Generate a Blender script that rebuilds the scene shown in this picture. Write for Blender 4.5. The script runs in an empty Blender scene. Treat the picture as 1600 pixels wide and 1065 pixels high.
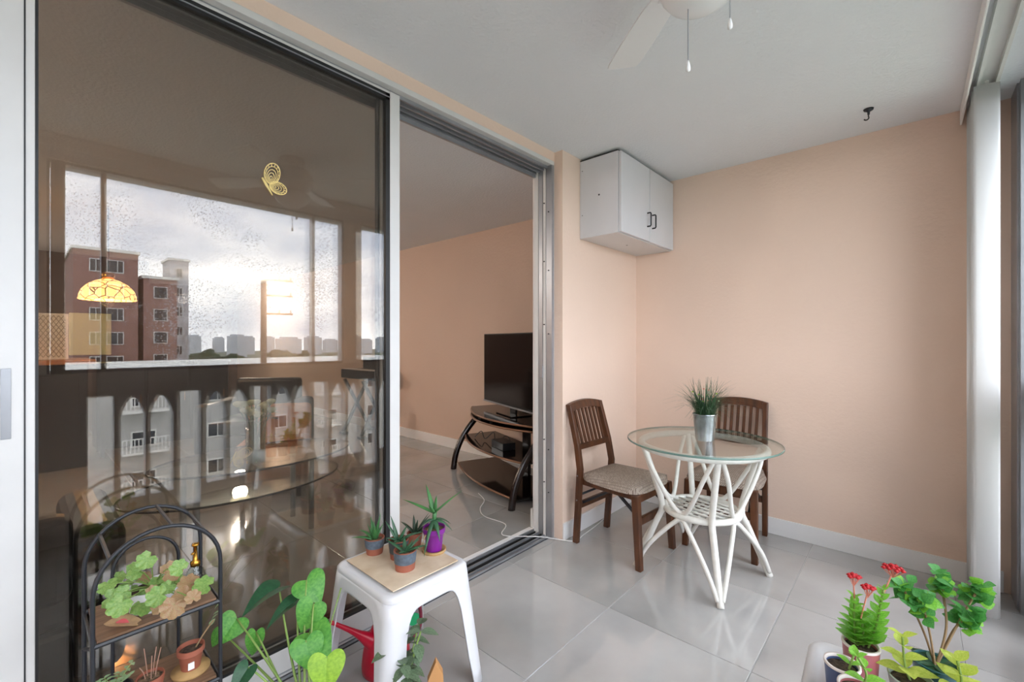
import bpy, bmesh, math, random
from mathutils import Vector, Matrix, Euler
random.seed(7)
PI = math.pi
S = bpy.context.scene
C = S.collection

# ------------------------------------------------------------------ camera
cam_d = bpy.data.cameras.new('camera'); cam = bpy.data.objects.new('camera', cam_d); C.objects.link(cam)
cam_d.sensor_width = 36.0; cam_d.lens = 694.0 / 1600.0 * 36.0; cam_d.clip_start = 0.02; cam_d.clip_end = 2000
cam.location = (1.628, 0.0, 1.245); cam.rotation_euler = (PI / 2, 0, math.radians(42.1))
S.camera = cam
# ------------------------------------------------------------------ world: overcast, cloudy sky
W = bpy.data.worlds.new('overcast_sky'); S.world = W; W.use_nodes = True
wn = W.node_tree.nodes; wl = W.node_tree.links; wn.clear()
wo = wn.new('ShaderNodeOutputWorld'); wb = wn.new('ShaderNodeBackground'); wb.inputs[1].default_value = 10.0
tc = wn.new('ShaderNodeTexCoord'); mp = wn.new('ShaderNodeMapping'); mp.inputs['Scale'].default_value = (1.6, 1.6, 4.5)
nz = wn.new('ShaderNodeTexNoise'); nz.inputs['Scale'].default_value = 1.7; nz.inputs['Detail'].default_value = 6; nz.inputs['Roughness'].default_value = .55
cr = wn.new('ShaderNodeValToRGB')
cr.color_ramp.elements[0].position = .36; cr.color_ramp.elements[0].color = (.43, .48, .59, 1)
cr.color_ramp.elements[1].position = .64; cr.color_ramp.elements[1].color = (.95, .965, 1.0, 1)
wl.new(tc.outputs['Generated'], mp.inputs[0]); wl.new(mp.outputs[0], nz.inputs['Vector']); wl.new(nz.outputs[0], cr.inputs[0])
wl.new(cr.outputs[0], wb.inputs[0]); wl.new(wb.outputs[0], wo.inputs[0])
# ------------------------------------------------------------------ exposure
S.view_settings.view_transform = 'Standard'; S.view_settings.look = 'None'
S.view_settings.exposure = 0.16; S.view_settings.gamma = 1.0; S.view_settings.use_curve_mapping = False
S.cycles.transparent_max_bounces = 20; S.cycles.max_bounces = 10; S.cycles.diffuse_bounces = 6

# room sizes
HC = 2.44; YB = 3.268; YL = 3.37; XW = 2.02; XH = -0.062; YEND = -1.9; XFAR = -10.0; YLEFT = -2.0

# ================================================================== helpers
def lin(h):
    h = h.lstrip('#'); o = []
    for i in (0, 2, 4):
        c = int(h[i:i+2], 16) / 255
        o.append(c / 12.92 if c <= .04045 else ((c + .055) / 1.055) ** 2.4)
    return (*o, 1)

MATS = {}
def mat(name, col, rough=.5, metal=0, spec=.5, var=0, vscale=8, bump=0, bscale=60, emit=None, estr=0, col2=None, transl=0, stretch=None, coat=0, detail=4, rand=False):
    if name in MATS: return MATS[name]
    m = bpy.data.materials.new(name); m.use_nodes = True; n = m.node_tree.nodes; l = m.node_tree.links
    b = n['Principled BSDF']
    c = lin(col) if isinstance(col, str) else (*col, 1)
    b.inputs['Base Color'].default_value = c; b.inputs['Roughness'].default_value = rough; b.inputs['Metallic'].default_value = metal
    b.inputs['Specular IOR Level'].default_value = spec; b.inputs['Coat Weight'].default_value = coat
    m.diffuse_color = c
    t = n.new('ShaderNodeTexCoord'); src = t.outputs['Object']
    if stretch or rand:
        mp = n.new('ShaderNodeMapping'); l.new(src, mp.inputs[0])
        if stretch: mp.inputs['Scale'].default_value = stretch
        if rand:
            oi = n.new('ShaderNodeObjectInfo'); vm = n.new('ShaderNodeVectorMath'); vm.operation = 'SCALE'
            vm.inputs[0].default_value = (37, 53, 71); l.new(oi.outputs['Random'], vm.inputs['Scale']); l.new(vm.outputs[0], mp.inputs['Location'])
        src = mp.outputs[0]
    if var or col2:
        z = n.new('ShaderNodeTexNoise'); z.inputs['Scale'].default_value = vscale; z.inputs['Detail'].default_value = detail; l.new(src, z.inputs['Vector'])
        r = n.new('ShaderNodeValToRGB'); r.color_ramp.elements[0].position = .33; r.color_ramp.elements[1].position = .67
        c2 = lin(col2) if isinstance(col2, str) else (tuple(x * (1 - var) for x in c[:3]) + (1,))
        r.color_ramp.elements[0].color = c2; r.color_ramp.elements[1].color = c
        l.new(z.outputs[0], r.inputs[0]); l.new(r.outputs[0], b.inputs['Base Color'])
    if bump:
        z = n.new('ShaderNodeTexNoise'); z.inputs['Scale'].default_value = bscale; z.inputs['Detail'].default_value = 3; l.new(src, z.inputs['Vector'])
        bp = n.new('ShaderNodeBump'); bp.inputs['Strength'].default_value = bump; bp.inputs['Distance'].default_value = .01
        l.new(z.outputs[0], bp.inputs['Height']); l.new(bp.outputs[0], b.inputs['Normal'])
    if transl:
        tr = n.new('ShaderNodeBsdfTranslucent'); tr.inputs[0].default_value = tuple(min(1, x * 1.3) for x in c[:3]) + (1,)
        if var or col2: l.new(r.outputs[0], tr.inputs[0])
        mx = n.new('ShaderNodeMixShader'); mx.inputs[0].default_value = transl
        l.new(b.outputs[0], mx.inputs[1]); l.new(tr.outputs[0], mx.inputs[2]); l.new(mx.outputs[0], n['Material Output'].inputs[0])
    if emit:
        b.inputs['Emission Color'].default_value = lin(emit); b.inputs['Emission Strength'].default_value = estr
    MATS[name] = m; return m

def glass(name, tint, r0=.043, rough=0.0, speck=0):
    """thin clear pane: tinted transmission and Fresnel (Schlick) mirror reflection, per face"""
    m = bpy.data.materials.new(name); m.use_nodes = True; n = m.node_tree.nodes; l = m.node_tree.links; n.clear()
    o = n.new('ShaderNodeOutputMaterial'); t = n.new('ShaderNodeBsdfTransparent'); t.inputs[0].default_value = (*tint, 1)
    g = n.new('ShaderNodeBsdfGlossy'); g.inputs['Roughness'].default_value = rough
    lw = n.new('ShaderNodeLayerWeight'); lw.inputs[0].default_value = .5
    p = n.new('ShaderNodeMath'); p.operation = 'POWER'; p.inputs[1].default_value = 5; l.new(lw.outputs['Facing'], p.inputs[0])
    a = n.new('ShaderNodeMath'); a.operation = 'MULTIPLY_ADD'; a.inputs[1].default_value = 1 - r0; a.inputs[2].default_value = r0; l.new(p.outputs[0], a.inputs[0])
    mx = n.new('ShaderNodeMixShader'); l.new(a.outputs[0], mx.inputs[0]); l.new(t.outputs[0], mx.inputs[1]); l.new(g.outputs[0], mx.inputs[2])
    last = mx
    if speck:
        tx = n.new('ShaderNodeTexCoord'); z = n.new('ShaderNodeTexVoronoi'); z.inputs['Scale'].default_value = 60
        l.new(tx.outputs['Object'], z.inputs['Vector'])
        z2 = n.new('ShaderNodeTexNoise'); z2.inputs['Scale'].default_value = 2.0; l.new(tx.outputs['Object'], z2.inputs['Vector'])
        ad = n.new('ShaderNodeMath'); ad.operation = 'ADD'; l.new(z.outputs['Distance'], ad.inputs[0]); l.new(z2.outputs[0], ad.inputs[1])
        rp = n.new('ShaderNodeValToRGB'); rp.color_ramp.elements[0].position = .60; rp.color_ramp.elements[0].color = (speck, speck, speck, 1)
        rp.color_ramp.elements[1].position = .74; rp.color_ramp.elements[1].color = (.0, .0, .0, 1); l.new(ad.outputs[0], rp.inputs[0])
        tl = n.new('ShaderNodeBsdfTranslucent'); tl.inputs[0].default_value = (.9, .92, .95, 1)
        m2 = n.new('ShaderNodeMixShader'); l.new(rp.outputs[0], m2.inputs[0]); l.new(mx.outputs[0], m2.inputs[1]); l.new(tl.outputs[0], m2.inputs[2]); last = m2
    l.new(last.outputs[0], o.inputs[0]); MATS[name] = m; return m

class MB:
    def __init__(s): s.v = []; s.f = []
    def add(s, vs, fs):
        o = len(s.v); s.v += [tuple(x) for x in vs]; s.f += [tuple(i + o for i in q) for q in fs]; return s
    def box(s, x0, x1, y0, y1, z0, z1):
        return s.add([(x0,y0,z0),(x1,y0,z0),(x1,y1,z0),(x0,y1,z0),(x0,y0,z1),(x1,y0,z1),(x1,y1,z1),(x0,y1,z1)],
                     [(3,2,1,0),(4,5,6,7),(0,1,5,4),(1,2,6,5),(2,3,7,6),(3,0,4,7)])
    def bar(s, a, b, w, h, up=(0,0,1)):
        """square bar from a to b, w across, h along up"""
        a = Vector(a); b = Vector(b); d = (b - a).normalized(); u = Vector(up); x = d.cross(u)
        if x.length < 1e-5: x = d.cross(Vector((1,0,0)))
        x.normalize(); u = x.cross(d).normalized(); vs = []
        for p in (a, b):
            for i, j in ((-1,-1),(1,-1),(1,1),(-1,1)): vs.append(p + x*(i*w/2) + u*(j*h/2))
        return s.add(vs, [(3,2,1,0),(4,5,6,7),(0,1,5,4),(1,2,6,5),(2,3,7,6),(3,0,4,7)])
    def tube(s, pts, r, n=8, closed=False, flat=1.0, up=None):
        P = [Vector(p) for p in pts]; N = len(P); vs = []; fs = []; prev = None
        for i in range(N):
            if closed: d = P[(i+1) % N] - P[i-1]
            else: d = P[min(i+1, N-1)] - P[max(i-1, 0)]
            d.normalize()
            if prev is None:
                u = Vector(up) if up else (Vector((0,0,1)) if abs(d.z) < .9 else Vector((1,0,0)))
            else: u = prev
            if up: u = Vector(up)
            x = d.cross(u)
            if x.length < 1e-6: x = d.orthogonal()
            x.normalize(); u = x.cross(d).normalized(); prev = u
            rr = r[i] if isinstance(r, (list, tuple)) else r
            for k in range(n):
                a = 2*PI*k/n; vs.append(P[i] + x*(rr*math.cos(a)) + u*(rr*flat*math.sin(a)))
        M = N if closed else N-1
        for i in range(M):
            j = (i+1) % N
            for k in range(n): fs.append((i*n+k, i*n+(k+1) % n, j*n+(k+1) % n, j*n+k))
        if not closed: fs += [tuple(range(n-1, -1, -1)), tuple(range((N-1)*n, N*n))]
        return s.add(vs, fs)
    def lathe(s, prof, n=24, c=(0,0,0), cap=True, wob=0, wn=12, sx=1, sy=1):
        vs = []; fs = []
        for r, z in prof:
            for k in range(n):
                a = 2*PI*k/n; q = r*(1 + wob*math.cos(wn*a)); vs.append((c[0]+q*sx*math.cos(a), c[1]+q*sy*math.sin(a), c[2]+z))
        for i in range(len(prof)-1):
            for k in range(n): fs.append((i*n+k, i*n+(k+1) % n, (i+1)*n+(k+1) % n, (i+1)*n+k))
        if cap: fs += [tuple(range(n-1, -1, -1)), tuple(range((len(prof)-1)*n, len(prof)*n))]
        return s.add(vs, fs)
    def prism(s, poly, f0, f1):
        """poly of 2D points; f0/f1 map 2D point to 3D"""
        n = len(poly); vs = [f0(*p) for p in poly] + [f1(*p) for p in poly]
        fs = [tuple(range(n-1, -1, -1)), tuple(range(n, 2*n))] + [(i, (i+1) % n, n+(i+1) % n, n+i) for i in range(n)]
        return s.add(vs, fs)
    def mesh(s, name, smooth=False, bevel=0, seg=2, recalc=True):
        me = bpy.data.meshes.new(name); me.from_pydata(s.v, [], s.f); me.validate()
        if bevel or recalc:
            bm = bmesh.new(); bm.from_mesh(me)
            if recalc: bmesh.ops.recalc_face_normals(bm, faces=bm.faces)
            if bevel: bmesh.ops.bevel(bm, geom=[e for e in bm.edges if len(e.link_faces) == 2 and e.calc_face_angle(0) > .5], offset=bevel, segments=seg, affect='EDGES', profile=.5, clamp_overlap=True)
            bm.to_mesh(me); bm.free()
        if smooth:
            for p in me.polygons: p.use_smooth = True
        return me
    def build(s, name, m, parent=None, smooth=False, bevel=0, seg=2):
        return link(name, s.mesh(name, smooth, bevel, seg), m, parent)

def link(name, me, m, parent=None):
    if m is not None and not me.materials: me.materials.append(m)
    o = bpy.data.objects.new(name, me); C.objects.link(o)
    if parent: o.parent = parent
    return o
def tag(o, label=None, cat=None, group=None, kind=None):
    if label: o['label'] = label
    if cat: o['category'] = cat
    if group: o['group'] = group
    if kind: o['kind'] = kind
    return o
def thing(name, label, cat, loc=(0,0,0), rz=0, group=None):
    o = bpy.data.objects.new(name, None); C.objects.link(o); o.empty_display_size = .05
    o.location = loc; o.rotation_euler = (0,0,rz); return tag(o, label, cat, group)
def struct(name, mb, m, label=None, parent=None, **k):
    o = mb.build(name, m, parent, **k)
    if not parent: o['kind'] = 'structure'
    if label: o['label'] = label
    return o
def smoothed(o, ang=40):
    for p in o.data.polygons: p.use_smooth = True
    try: o.data.set_sharp_from_angle(angle=math.radians(ang))
    except Exception: pass
    return o
def arc(c, r, a0, a1, n, plane='yz'):
    o = []
    for i in range(n+1):
        a = a0 + (a1-a0)*i/n; u, v = r*math.cos(a), r*math.sin(a)
        o.append({'yz': (c[0], c[1]+u, c[2]+v), 'xy': (c[0]+u, c[1]+v, c[2]), 'xz': (c[0]+u, c[1], c[2]+v)}[plane])
    return o
def bez(a, b, c, n=8):
    a, b, c = Vector(a), Vector(b), Vector(c)
    return [a*(1-t)**2 + b*2*t*(1-t) + c*t*t for t in [i/n for i in range(n+1)]]
def spline(P, n=6):
    """Catmull-Rom through points"""
    P = [Vector(p) for p in P]; out = []
    for i in range(len(P)-1):
        p0, p1, p2, p3 = P[max(i-1,0)], P[i], P[i+1], P[min(i+2, len(P)-1)]
        for k in range(n):
            t = k/n; out.append(.5*((2*p1)+(p2-p0)*t+(2*p0-5*p1+4*p2-p3)*t*t+(3*p1-p0-3*p2+p3)*t**3))
    return out + [P[-1]]

# ---- leaves
def leaf_mesh(name, prof, fold=.15, droop=.2, n=8, cup=0, tipdip=0):
    """unit leaf along +Y lying in XY; prof(t)->half width; folded along midrib, drooping in -Z"""
    vs = []; fs = []
    for i in range(n+1):
        t = i/n; w = prof(t); y = t; z = -droop*t*t
        for j, x in enumerate((-1, -.55, 0, .55, 1)):
            yy = y
            vs.append((x*w, yy, z + abs(x)*w*fold - cup*(x*x)*w + random.uniform(-.006, .006)))
    for i in range(n):
        for j in range(4): fs.append((i*5+j, i*5+j+1, (i+1)*5+j+1, (i+1)*5+j))
    mb = MB(); mb.add(vs, fs); return mb.mesh(name, True, recalc=False)
def heart_mesh(name, W=.42, fold=.2, droop=.3):
    """heart leaf: rounded lobes behind the petiole at the origin, tip at +Y"""
    vs = []; fs = []
    half = [(p[0]*W/.5, p[1]) for p in spline([(.0, .0, 0), (.10, -.10, 0), (.25, -.17, 0), (.40, -.13, 0), (.49, .02, 0), (.50, .18, 0), (.45, .36, 0), (.35, .55, 0), (.22, .74, 0), (.10, .89, 0), (.02, .985, 0), (0, 1.0, 0)], 2)]
    out = half + [(-x, y) for x, y in reversed(half[1:-1])]; N = len(out)
    rings = (0, .33, .66, 1)
    for r in rings:
        for (x, y) in out:
            xx, yy = x*r, y*r + (1-r)*.02
            vs.append((xx, yy, abs(xx)*fold - droop*max(0, yy)**2 - .12*xx*xx))
    for i in range(len(rings)-1):
        for k in range(N): fs.append((i*N+k, i*N+(k+1) % N, (i+1)*N+(k+1) % N, (i+1)*N+k))
    mb = MB(); mb.add(vs, fs); return mb.mesh(name, True, recalc=False)
def place(name, me, m, parent, base, d, up=(0,0,1), s=1.0, sx=None):
    o = link(name, me, m, parent)
    d = Vector(d).normalized(); u = Vector(up); x = d.cross(u)
    if x.length < 1e-4: x = d.orthogonal()
    x.normalize(); z = x.cross(d).normalized(); sx = sx or s
    M = Matrix((( x.x*sx, d.x*s, z.x*s, base[0]), (x.y*sx, d.y*s, z.y*s, base[1]), (x.z*sx, d.z*s, z.z*s, base[2]), (0,0,0,1)))
    if m is not None and me.materials and me.materials[0] != m:
        o.material_slots[0].link = 'OBJECT'; o.material_slots[0].material = m
    o.matrix_local = M; return o

# ================================================================== materials
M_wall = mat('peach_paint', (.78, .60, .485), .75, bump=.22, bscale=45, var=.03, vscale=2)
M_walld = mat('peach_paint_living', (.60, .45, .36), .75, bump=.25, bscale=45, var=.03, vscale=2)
M_ceil = mat('ceiling_paint', (.76, .78, .81), .85, bump=.35, bscale=70, var=.02, vscale=3)
M_white = mat('white_trim', (.78, .77, .76), .45, var=.03, vscale=5)
M_alu = mat('white_aluminium', (.63, .62, .605), .4, var=.05, vscale=6)
M_alug = mat('grey_aluminium', (.36, .37, .39), .35, metal=.6, var=.1, vscale=10)
M_black = mat('black_rubber', (.008, .008, .009), .5)
M_tile = mat('grey_tile', (.47, .465, .455), .075, spec=.6, col2='#9b9a98', vscale=1.6, detail=7, rand=True, coat=.45)
M_grout = mat('grout', (.5, .5, .5), .8)
M_tint = glass('tinted_glass', (.82, .80, .765), .070)
M_pane = glass('window_glass', (.96, .97, .97), .04, speck=.35)
M_clear = glass('clear_glass', (.93, .965, .95), .045)
M_clearcup = glass('vase_glass', (.82, .88, .87), .05)
M_gedge = mat('glass_edge', '#5f7d74', .15, spec=.8)
M_gdark = mat('glass_edge_dark', '#2a2a28', .2)
M_wood = mat('brown_wood', '#5a3319', .38, col2='#3d2110', vscale=6, stretch=(6, 6, 1), detail=6, spec=.5)
M_rattan = mat('white_rattan', (.74, .73, .68), .42, var=.12, vscale=25)
M_plastic = mat('white_plastic', (.66, .66, .68), .32, var=.04, vscale=4)
M_board = mat('beige_board', '#ddcbb3', .7, col2='#c2aa8c', vscale=9, detail=7)
M_iron = mat('black_iron', (.014, .016, .021), .42)
M_shelfw = mat('shelf_wood', '#8a6a52', .5, col2='#6d513c', vscale=5, stretch=(20, 2, 2), detail=6)
M_soil = mat('potting_soil', '#2b211b', .95, col2='#5d4a3a', vscale=90, bump=.8, bscale=120)
M_pebble = mat('pebbles', '#8d7357', .8, col2='#3a2c20', vscale=110, bump=1, bscale=110)
M_terra = mat('terracotta', '#9c5a45', .7, var=.15, vscale=10)
M_bluegrey = mat('bluegrey_glaze', '#5d6a78', .55, col2='#4b5560', vscale=70)
M_purple = mat('purple_pot', '#7a1f86', .3, var=.1)
M_galv = mat('galvanised_steel', (.66, .68, .69), .22, metal=.9, col2='#8f9598', vscale=9)
M_red = mat('red_plastic', '#c01031', .3, var=.1)
M_darkwood = mat('espresso_wood', '#1d0b08', .22, spec=.6, var=.3)
M_bglass = mat('black_glass', (.005, .003, .003), .08, spec=.28)
M_rim = mat('bronze_rim', '#7d5c46', .3, metal=.5)
M_screen = mat('tv_screen', (.012, .008, .007), .09, spec=.6)
M_bezel = mat('tv_bezel', (.01, .01, .01), .25)
M_leather = mat('dark_leather', (.010, .012, .016), .36, bump=.3, bscale=30, var=.3)
M_blk = mat('black_lacquer', (.01, .01, .012), .3)
M_brass = mat('brass', '#b98a3c', .25, metal=1)
M_blind = mat('vinyl_vane', (.74, .74, .73), .5, transl=.25)
def green(name, a, b, tr=.3, vs=12): return mat(name, a, .42, col2=b, vscale=vs, transl=tr)
G_heart = green('philodendron_green', '#6cae48', '#4a9238'); G_heartd = green('philodendron_dark', '#2d5c3a', '#234a30', .15); G_lime = green('lime_leaf', '#a6cf3c', '#86b52e', .4)
G_ger = green('geranium_green', '#94b262', '#6f9a4c'); G_ger2 = green('geranium_reddish', '#a89a6a', '#a56e58', .3, 30)
G_aloe = green('aloe_green', '#3f6b4a', '#2c5038', .1); G_aloe2 = green('aloe_bright', '#4f8a4c', '#36683a', .12)
G_kal = green('kalanchoe_green', '#9bd652', '#72b840', .4); G_kald = green('jade_green', '#64b058', '#458c48', .3); G_yel = green('yellow_green', '#d0d86a', '#b2c84a', .4)
G_grass = green('grass_green', '#3f5f3c', '#2a4530', .1); G_sage = green('sage_green', '#6f8466', '#52664c', .15); G_pale = green('pale_leaf', '#a9c49a', '#7fa070', .2)
M_stem = mat('green_stem', '#7f9a4e', .5); M_woodstem = mat('woody_stem', '#8a7050', .7)
M_redfl = mat('red_petal', '#c3202a', .5, transl=.2); M_pink = mat('pink_petal', '#d98f7c', .5, transl=.2); M_whitefl = mat('cream_petal', '#dfe3c4', .6, transl=.3)

# ================================================================== structure: floors and tiles
TILES = {}
def tile_floor(name, xs, ys, x0, x1, y0, y1, label):
    root = struct(name, MB().box(x0, x1, y0, y1, -.12, -.003), M_grout, label)
    g = .003
    for i in range(len(xs)-1):
        for j in range(len(ys)-1):
            a, b = max(xs[i], x0)+g/2, min(xs[i+1], x1)-g/2; c, d = max(ys[j], y0)+g/2, min(ys[j+1], y1)-g/2
            if b-a < .02 or d-c < .02: continue
            key = (round(b-a, 3), round(d-c, 3))
            if key not in TILES:
                w, h = key; TILES[key] = MB().box(-w/2, w/2, -h/2, h/2, -.010, 0).mesh('tile', bevel=.0012, seg=1); TILES[key].materials.append(M_tile)
            o = link('tile', TILES[key], None, root); o.location = ((a+b)/2, (c+d)/2, 0)
    return root
gx = [-.03 + .602*i for i in range(-18, 6)]; gy = [1.245 + .6*j for j in range(-7, 6)]
tile_floor('floor', gx, gy, -.083, XW, YEND, YB, 'polished grey stone-look tile floor of the enclosed balcony')
tile_floor('floor_living', gx, gy, XFAR, -.262, YLEFT, YL, 'grey tile floor of the living room beyond the sliding door')

# ceilings
struct('ceiling', MB().box(-.20, XW+.25, YEND, YB+.1, HC, HC+.12), M_ceil, 'textured pale grey ceiling of the balcony')
struct('ceiling_living', MB().box(XFAR-.1, -.20, YLEFT, YL+.1, HC, HC+.12), M_ceil, 'textured grey ceiling of the living room')
# walls
struct('wall_back', MB().box(0, XW+.25, YB, YB+.12, -.12, HC), M_wall, 'peach end wall of the balcony behind the small table')
struct('wall_left', MB().box(-.20, 0, 2.273, YB+.12, -.12, HC), M_wall, 'narrow peach wall between sliding door and corner')
struct('wall_header', MB().box(-.20, XH, -.10, 2.273, 2.378, HC), M_wall, 'thin peach strip of wall above the sliding door')
struct('wall_left_near', MB().box(-.20, 0, YEND, -.10, -.12, HC), M_wall, 'peach wall left of the sliding door')
struct('wall_near', MB().box(-.2, XW+.25, YEND-.12, YEND, -.12, HC), M_wall, 'peach wall at the near end of the balcony')
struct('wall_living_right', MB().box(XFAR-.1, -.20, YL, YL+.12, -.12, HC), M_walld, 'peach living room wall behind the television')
struct('wall_living_far', MB().box(XFAR-.12, XFAR, YLEFT, YL, -.12, HC), mat('shaded_wall_paint', '#5c4a40', .8, var=.05), 'far wall of the living room with its shade put into the colour')  # dark wall colour stands in for the unlit far end
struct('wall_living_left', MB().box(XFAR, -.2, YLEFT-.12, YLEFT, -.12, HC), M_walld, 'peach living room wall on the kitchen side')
# inner return of the wall at the right jamb
struct('trim_1', MB().box(-.262, -.20, 2.30, YL, 0, HC), M_white, 'pale inner reveal beside the door jamb')
# baseboards
def base(name, x0, x1, y0, y1, h=.10, lab=None): return struct(name, MB().box(x0, x1, y0, y1, 0, h), M_white, lab, bevel=.003)
base('baseboard_back', .014, XW-.06, YB-.014, YB, .105, 'white baseboard along the balcony end wall')
base('baseboard_left', 0, .014, 2.273, YB, .105, 'white baseboard below the narrow peach wall')
base('baseboard_living', XFAR, -.276, YL-.014, YL, .115, 'white baseboard of the living room wall')
base('baseboard_reveal', -.276, -.262, 2.29, YL-.014, .125, 'short white baseboard at the door reveal')

# ------------------------------------------------------------------ sliding door
dr = bpy.data.objects.new('door_1', None); C.objects.link(dr); tag(dr, 'white aluminium sliding glass door with bronze tinted panes', kind='structure')
MB().box(-.20, XH+.006, -.10, 2.262, 2.352, 2.378).build('head', M_alu, dr, bevel=.002)
for x, z in ((-.095, 2.335), (-.125, 2.330), (-.155, 2.325), (-.185, 2.320)):
    MB().box(x-.006, x+.006, -.06, 2.24, z, 2.353).build('head_track', M_alug, dr)
MB().box(-.20, -.185, -.06, 2.25, 2.30, 2.353).build('head_track', M_alug, dr)
for x0, x1, m in ((-.20, -.165, M_alu), (-.16, -.13, M_alug), (-.125, -.105, M_alu), (-.10, XH+.006, M_alug)):
    MB().box(x0, x1, 2.236, 2.258, 0, 2.352).build('jamb', m, dr)
MB().box(-.20, XH, 2.256, 2.270, 0, 2.378).build('jamb', M_alu, dr)
MB().box(-.20, XH+.006, -.10, -.06, 0, 2.352).build('jamb', M_alu, dr)
for z in (.35, .62, 1.35, 1.75, 2.12):
    MB().tube([(-.115, 2.230, z), (-.115, 2.238, z)], .004, 6).build('screw', M_black, dr); MB().tube([(-.08, 2.230, z-.06), (-.08, 2.238, z-.06)], .004, 6).build('screw', M_black, dr)
lk = MB().box(-.15, -.125, 2.228, 2.238, 1.01, 1.09).build('latch_keeper', M_alug, dr, bevel=.003)
# floor track with raised rails
MB().box(-.262, -.083, -.10, 2.262, -.03, .002).build('sill_track', mat('dark_track', (.10, .10, .105), .45, metal=.5, var=.3, vscale=20), dr)
for x, w, h, m in ((-.248, .026, .012, M_white), (-.215, .008, .014, M_alug), (-.19, .006, .012, M_black), (-.165, .008, .014, M_alug), (-.14, .006, .010, M_black), (-.115, .006, .013, M_alug), (-.092, .012, .010, M_alug)):
    MB().box(x-w/2, x+w/2, -.10, 2.262, .002, .002+h).build('track_rail', m, dr)
def panel(xc, y0, y1, yl, yr, name, lab, handle=False):
    t = .030
    b = MB().box(xc-t/2, xc+t/2, y0, yl, .018, 2.346).box(xc-t/2, xc+t/2, yr, y1, .018, 2.346)
    b.box(xc-t/2, xc+t/2, yl, yr, .018, .115).box(xc-t/2, xc+t/2, yl, yr, 2.336, 2.346)
    p = b.build(name, M_alu, dr, bevel=.0025); p['label'] = lab
    MB().box(xc-.004, xc+.004, yl-.004, yr+.004, .11, 2.34).build('pane', M_tint, p)['label'] = 'bronze tinted glass pane'
    for a in ((yl, yl+.006, .115, 2.336), (yr-.020, yr, .115, 2.336)):
        MB().box(xc-t/2+.002, xc+t/2-.002, a[0], a[1] if handle else a[1]-.012*(a[0] > .5), a[2], a[3]).build('gasket', M_black, p)
    if handle:
        MB().box(xc-t/2+.002, xc+t/2-.002, yl, yr, 2.306, 2.336).build('gasket', M_black, p)
        MB().box(xc-t/2+.004, xc+t/2+.002, yl, yr, 2.317, 2.321).build('glazing_bead', M_alug, p)
    MB().box(xc-t/2+.002, xc+t/2-.002, yl, yr, .115, .124).build('gasket', M_black, p)
    MB().box(xc-t/2+.004, xc+t/2+.003, yl, yr, .028, .032).build('groove', M_alug, p)
    if handle:
        h = MB().box(xc+t/2, xc+t/2+.003, -.034, -.016, .995, 1.175).build('handle', M_alug, p, bevel=.001); h['label'] = 'recessed grey pull with lock plate'
        MB().box(xc+t/2+.003, xc+t/2+.0045, -.031, -.019, 1.07, 1.165).build('pull_recess', M_alu, h)
        MB().lathe([(.007, 0), (.007, .003), (.003, .004)], 12).build('lock', M_alug, h)
        h.children[-1].matrix_local = Matrix.Translation((xc+t/2+.003, -.025, 1.045)) @ Matrix.Rotation(PI/2, 4, 'Y')
    return p
panel(-.100, -.058, 1.144, .026, 1.094, 'sliding_panel', 'front sliding panel with white stiles', True)
MB().box(-.0846, -.083, .006, .009, .018, 2.346).build('stile_groove', M_black, dr)
panel(-.150, -.055, 1.125, .0, 1.085, 'fixed_panel', 'rear fixed panel behind the sliding one')

# ------------------------------------------------------------------ window wall on the outer side
T0, T1 = XW-.0, XW+.12
pw = MB(); pw.box(T0, T1+.02, YEND, YB, .90, 1.045); pw.box(T0, T1, YEND, YB, -.12, .06)
per = .476; n0, n1 = -5, 6; edges = []; rects = []
holes = []
for n in range(n0, n1+1):
    c = .348 + per*n
    for cc, w, k in ((c, .125, 'r'), (c+.158, .128, 'a'), (c+.312, .128, 'a')):
        if cc-w/2 > YEND+.03 and cc+w/2 < YB-.03 and not -.45 < cc < .25: holes.append((cc, w, k))
y = YEND
par = struct('wall_parapet', pw, mat('parapet_paint', (.55, .55, .56), .7, bump=.2, bscale=40), 'pale parapet with pointed arch openings below the windows')
def arch_cell(y0, y1, cc, w, k):
    """solid piece y0..y1, z .06...90 with one opening cut (as two halves around the opening)"""
    b = MB(); a0, a1 = cc-w/2, cc+w/2
    if k == 'r': zb, top = .07, [(a0, .885), (a1, .885)]
    else:
        zb = .20; sp = .74; top = []
        for i in range(9):        # pointed arch
            t = i/8; yy = a0 + w/2*t; top.append((yy, sp + .13*math.sin(t*PI/2)**.8))
        top += [(2*cc-p[0], p[1]) for p in reversed(top[:-1])]
    left = [(y0, .06), (y0, .90)] ; 
    poly_top = [(y0, .90)] + [(y1, .90)] + [(a1, top[-1][1])] + list(reversed(top))[1:-1] + [(a0, top[0][1])]
    def P(pl): b.prism(pl, lambda u, v: (T0+.02, u, v), lambda u, v: (T1-.02, u, v))
    P([(y0, .06), (a0, zb), (a0, top[0][1]), (y0, .90)]); P([(a1, zb), (y1, .06), (y1, .90), (a1, top[-1][1])]); P([(y0, .06), (y1, .06), (a1, zb), (a0, zb)])
    pts = [(a0, top[0][1])] + top[1:-1] + [(a1, top[-1][1])]
    for i in range(len(pts)-1):
        f0 = (pts[i][0]-a0)/w; f1 = (pts[i+1][0]-a0)/w
        P([(pts[i][0], pts[i][1]), (pts[i+1][0], pts[i+1][1]), (y0+(y1-y0)*f1, .90), (y0+(y1-y0)*f0, .90)])
    b.build('arch_panel' if k == 'a' else 'slot_panel', MATS['parapet_paint'], par)
ys_ = [YEND] + [(holes[i][0]+holes[i][1]/2+holes[i+1][0]-holes[i+1][1]/2)/2 for i in range(len(holes)-1)] + [YB]
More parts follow.
